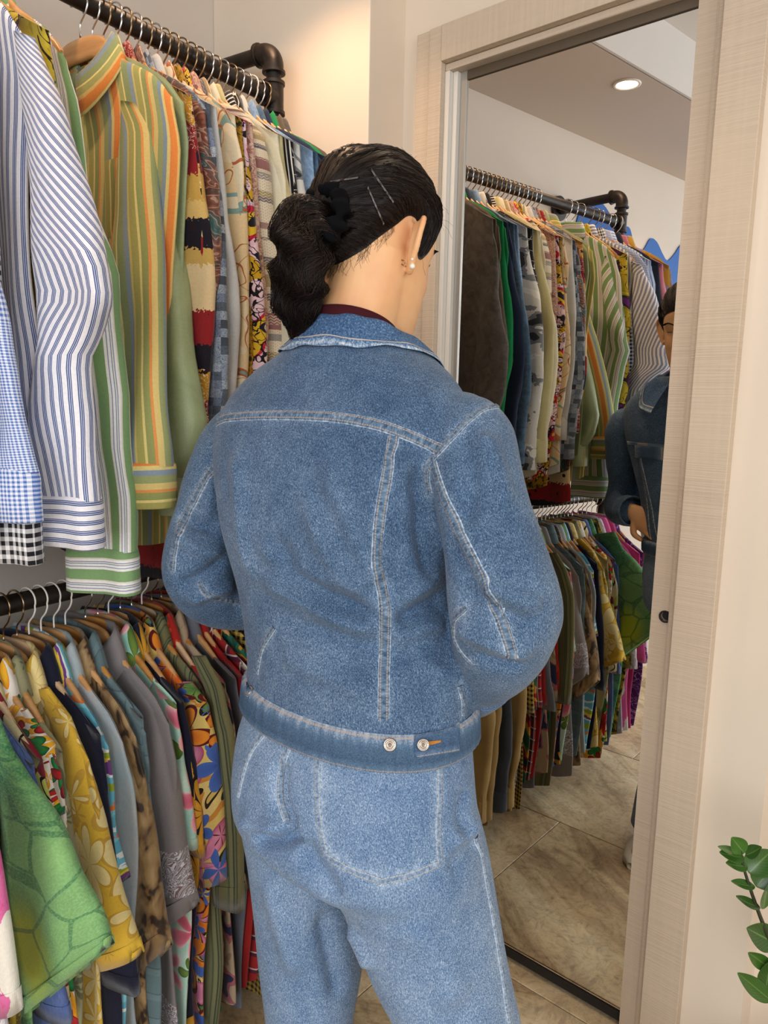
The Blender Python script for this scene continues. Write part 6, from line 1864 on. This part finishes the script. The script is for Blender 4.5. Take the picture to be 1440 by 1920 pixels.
# eyes, brows, lashes, lips
M_eye = simple_mat('eye_white', '#e0d8d0', 0.2); M_iris = simple_mat('dark_iris', '#21150e', 0.15)
for sd in (1, -1):
    c = H_(0.030*sd, 0.0625, 0.001); r = 0.0115
    mb = MB(); mb.lathe([(r*math.sin(a), -r*math.cos(a)) for a in np.linspace(0, PI, 16)], c, _hf, 24); e = adopt(mb.build('eye', M_eye))
    mb = MB(); f_ = (_hf - _hu*0.15).normalized(); mb.lathe([(0.0055, r*0.88), (0.004, r*1.0), (0, r*1.03)], c, f_, 20); i_ = adopt(mb.build('iris', M_iris)); i_.parent = e
    # upper lid
    mb = MB(); rows = []
    for a in np.linspace(-1.25, 1.25, 14):
        rows.append([H_(0.030*sd + math.sin(a)*(r+0.0012)*math.cos(b), 0.0625 + math.cos(a)*(r+0.0012)*math.cos(b), 0.001 + (r+0.0012)*math.sin(b)) for b in np.linspace(0.05, 1.3, 8)])
    mb.grid(rows); ld = adopt(mb.build('eyelid', M_skin))
    mb = MB()
    for a in np.linspace(-1.0, 1.0, 22):
        p0 = Vector((0.030*sd + math.sin(a)*(r+0.0015), 0.0625 + math.cos(a)*(r+0.0015), 0.0018))
        p1 = p0 + Vector((math.sin(a)*0.003, math.cos(a)*0.004, -0.001)); p2 = p1 + Vector((math.sin(a)*0.002, math.cos(a)*0.002, 0.002))
        mb.tube([H_(*p0), H_(*p1), H_(*p2)], [0.0003, 0.0002, 0.0001], 4)
    adopt(mb.build('eyelashes', M_hair))
    mb = MB(); pts = [(0.014, 0.094, 0.021), (0.026, 0.0935, 0.0255), (0.038, 0.087, 0.0265), (0.050, 0.074, 0.021)]
    for j in range(26):
        t = j/25; p = catmull([Vector(q) for q in pts], 26)[j]
        h = bb.ray_cast(H_(p.x*sd, 0.2, p.z), -_hf, 0.3)
        if h[0] is None: continue
        b0 = h[0]; dd = (_hr*sd*1.0 + _hu*(0.5-t*0.8)).normalized()
        for q in range(3): mb.tube([b0 + _hu*(q-1)*0.0013, b0 + dd*0.004 + _hu*(q-1)*0.001 + _hf*0.0012, b0 + dd*0.008 + _hf*0.0006], [0.0005, 0.0004, 0.0002], 4)
    adopt(mb.build('eyebrow', M_hair))
# lips
mb = MB(); rows = []
for j in range(7):
    row = []
    for i in range(17):
        x = lerp(-0.023, 0.023, i/16); zc = -0.0775; hgt = 0.0085*(1-(x/0.024)**2)**0.7
        h = bb.ray_cast(H_(x, 0.2, zc + lerp(-hgt, hgt*0.85, j/6)), -_hf, 0.3)
        row.append((h[0] + _hf*(0.0006 if 0 < j < 6 and 0 < i < 16 else -0.0004)) if h[0] is not None else H_(x, 0.1, zc))
    rows.append(row)
mb.grid(rows); adopt(mb.build('lips', simple_mat('lip_skin', '#a85a50', 0.4)))
# maroon top under the jacket
M_top = G('maroon_knit'); M_top = M_top.fin(srgb('#3e1018'), 0.85, spec=0.2)
mb = MB(); rows = []
for r, z in ((0.066, 1.455), (0.0625, 1.475), (0.0605, 1.488), (0.0595, 1.5015), (0.0580, 1.5025), (0.0570, 1.490)):
    rows.append([Vector((-0.622 + math.sin(q)*r, 0.866 + math.cos(q)*r*1.0, z - 0.040*max(0, (1+math.cos(q-0.1))/2)**1.2)) for q in [2*PI*k/60 for k in range(60)]])
mb.grid(rows, True); adopt(mb.build('top_neckband', M_top))
# front of the top seen between the lapels
# shoes
M_shoe = simple_mat('white_leather_shoe', '#d8d4cc', 0.5)
for (x1, y1) in ((-0.335, 0.765), (-0.645, 0.820)):
    mb = MB(); d_ = Vector((math.sin(0.12), math.cos(0.12), 0)); s_ = Vector((d_.y, -d_.x, 0)); rows = []
    for t, hw, h_ in ((-0.075, 0.020, 0.055), (-0.055, 0.036, 0.085), (0.0, 0.040, 0.085), (0.06, 0.044, 0.065), (0.13, 0.046, 0.045), (0.17, 0.034, 0.034), (0.188, 0.012, 0.022)):
        c = Vector((x1, y1, 0)) + d_*t
        rows.append([c + s_*hw*math.cos(q) + ZUP*(h_*0.5 + 0.001 + h_*0.5*(abs(math.sin(q))**0.6)*(1 if math.sin(q) > 0 else -1)) for q in [2*PI*k/20 for k in range(20)]])
    loft(mb, rows); sh = adopt(mb.build('shoe', M_shoe))
# ------------------------------------------------------------------ plant right of the door
def leaf_mat():
    g = G('glossy_green_leaf'); s_ = g.sep(g.uv())
    n = g.noise(g.uv(), 40, 3.0)
    mid = g.m('LESS_THAN', g.m('ABSOLUTE', g.m('SUBTRACT', s_[0], 0.5)), 0.03)
    vein = g.m('LESS_THAN', g.m('FRACT', g.m('MULTIPLY', g.m('ADD', s_[1], g.m('MULTIPLY', g.m('ABSOLUTE', g.m('SUBTRACT', s_[0], 0.5)), -0.8)), 9.0)), 0.10)
    rnd_ = g.node('ShaderNodeObjectInfo').outputs['Random']
    base = g.mix(rnd_, '#22421a', '#3a6423')
    col = g.mix(g.m('MULTIPLY', n, 0.4), base, '#4f7a2c')
    col = g.mix(g.m('MULTIPLY', g.m('MAXIMUM', mid, g.m('MULTIPLY', vein, 0.5)), 0.45), col, '#7d9a54')
    return g.fin(col, 0.26, g.bump(g.m('ADD', mid, vein), 0.15, 0.001), spec=0.5)
M_leaf = leaf_mat(); M_stem = simple_mat('dark_green_stem', '#2c2f18', 0.5)
M_pot = plaster('terracotta_pot', '#b98a6a')
M_soil = simple_mat('potting_soil', '#2b1e15', 0.95)
plant = empty('potted_plant', (0.06, 1.20, 0)); tag(plant, 'glossy green plant with paired leaves on arching stems beside the door frame', 'plant')
QB = Vector(plant.location)
mb = MB(); mb.lathe([(0.085, 0.0), (0.09, 0.004), (0.118, 0.20), (0.124, 0.205), (0.124, 0.225), (0.114, 0.226), (0.110, 0.205), (0.108, 0.19)], (0, 0, 0), (0, 0, 1), 40); mb.build('pot', M_pot, plant, sharp=0.8)
mb = MB(); mb.lathe([(0.1085, 0.192), (0.06, 0.198), (0.0, 0.2)], (0, 0, 0), (0, 0, 1), 30, caps=False); mb.build('soil', M_soil, plant)
def leaf_at(base, tip, width, nrm, name='leaf', parent=None):
    """a pointed oval leaf from base to tip, cupped, with thickness"""
    ax = tip-base; L = ax.length; t = ax.normalized(); s_ = t.cross(nrm).normalized(); n_ = s_.cross(t)
    mb = MB(); top = []; uvs = []
    for j in range(13):
        v = j/12; hw = width*0.5*(math.sin(PI*min(1, v**0.82))**0.75)*(1-0.15*v) if 0 < v < 1 else 0.0006
        row = []; ur = []
        for i in range(7):
            u = i/6; k = u*2-1
            c = base + t*L*v + s_*hw*k + n_*(0.18*hw*k*k*1.4 + 0.10*L*math.sin(PI*v)*-0.5)
            row.append(c - QB); ur.append((u, v))
        top.append(row); uvs.append(ur)
    mb.grid(top, uv=uvs); o = mb.build(name, M_leaf, parent)
    sd_ = o.modifiers.new('thick', 'SOLIDIFY'); sd_.thickness = 0.0008
    ss = o.modifiers.new('sub', 'SUBSURF'); ss.levels = 1; ss.render_levels = 1
    return o
toC = (CAM_LOC - W(1420, 1700, 1.2)).normalized()
stem_px = [(1388, 1590, 1.20), (1394, 1625, 1.20), (1408, 1670, 1.20), (1424, 1715, 1.20), (1442, 1762, 1.20), (1462, 1820, 1.205), (1478, 1880, 1.21)]
sp = [W(*q) for q in stem_px] + [Vector((0.045, 1.215, 0.36)), Vector((0.05, 1.21, 0.20))]
cs = catmull(sp, 60); mb = MB(); mb.tube([p-QB for p in cs], [lerp(0.0018, 0.0055, i/59) for i in range(60)], 10); st = mb.build('stem', M_stem, plant)
leaves = [ # base px, tip px, width(m), tilt
 ((1396, 1600), (1372, 1570), .026, (0.2, 0.3)), ((1393, 1602), (1346, 1587), .016, (0.1, 0.9)), ((1396, 1608), (1349, 1598), .022, (0.3, 0.4)), ((1398, 1604), (1428, 1588), .020, (-0.5, 0.8)),
 ((1402, 1625), (1361, 1618), .019, (0.3, 0.5)), ((1404, 1637), (1448, 1594), .038, (-0.2, 0.1)), ((1416, 1662), (1371, 1652), .016, (0.2, 0.8)), ((1418, 1663), (1462, 1612), .040, (-0.3, 0.1)),
 ((1426, 1702), (1380, 1680), .016, (0.2, 0.8)), ((1432, 1705), (1446, 1650), .030, (-0.8, 0.1)), ((1456, 1770), (1400, 1740), .038, (0.2, 0.2)),
 ((1446, 1818), (1403, 1786), .022, (0.5, 0.3)), ((1436, 1856), (1448, 1800), .030, (-0.3, 0.0)), ((1448, 1878), (1383, 1824), .026, (0.2, 0.3)), ((1470, 1840), (1500, 1790), .034, (-0.2, 0.2)), ((1478, 1880), (1520, 1850), .034, (-0.2, 0.2))]
for b, t, w_, tl in leaves:
    B_ = W(b[0], b[1], 1.20); T2 = W(t[0], t[1], 1.185); nr = (toC + _r*tl[0]*-1 + Vector((0, 0, tl[1]))).normalized()
    leaf_at(B_, T2, w_*1.22, nr, 'leaf', plant)
# two more stems beyond the frame
for k, (dx, dy, top) in enumerate(((0.10, 0.02, 0.74), (0.03, -0.09, 0.66), (0.12, -0.10, 0.60))):
    base = Vector((0.05+dx*0.3, 1.2+dy*0.3, 0.2)); tp = Vector((0.07+dx*1.3, 1.2+dy*1.4, top))
    cs = catmull([base, base.lerp(tp, 0.5)+Vector((dx*0.1, 0, 0.05)), tp], 30); mb = MB(); mb.tube([p-QB for p in cs], [lerp(0.0055, 0.0018, i/29) for i in range(30)], 8); mb.build('stem', M_stem, plant)
    for j in range(7):
        p = cs[8+j*3]
        for sd in (1, -1):
            d = Vector((0.045*sd*math.cos(j+k), 0.045*sd*math.sin(j+k), 0.035)); leaf_at(p, p+d, 0.026, Vector((0, 0, 1)), 'leaf', plant)
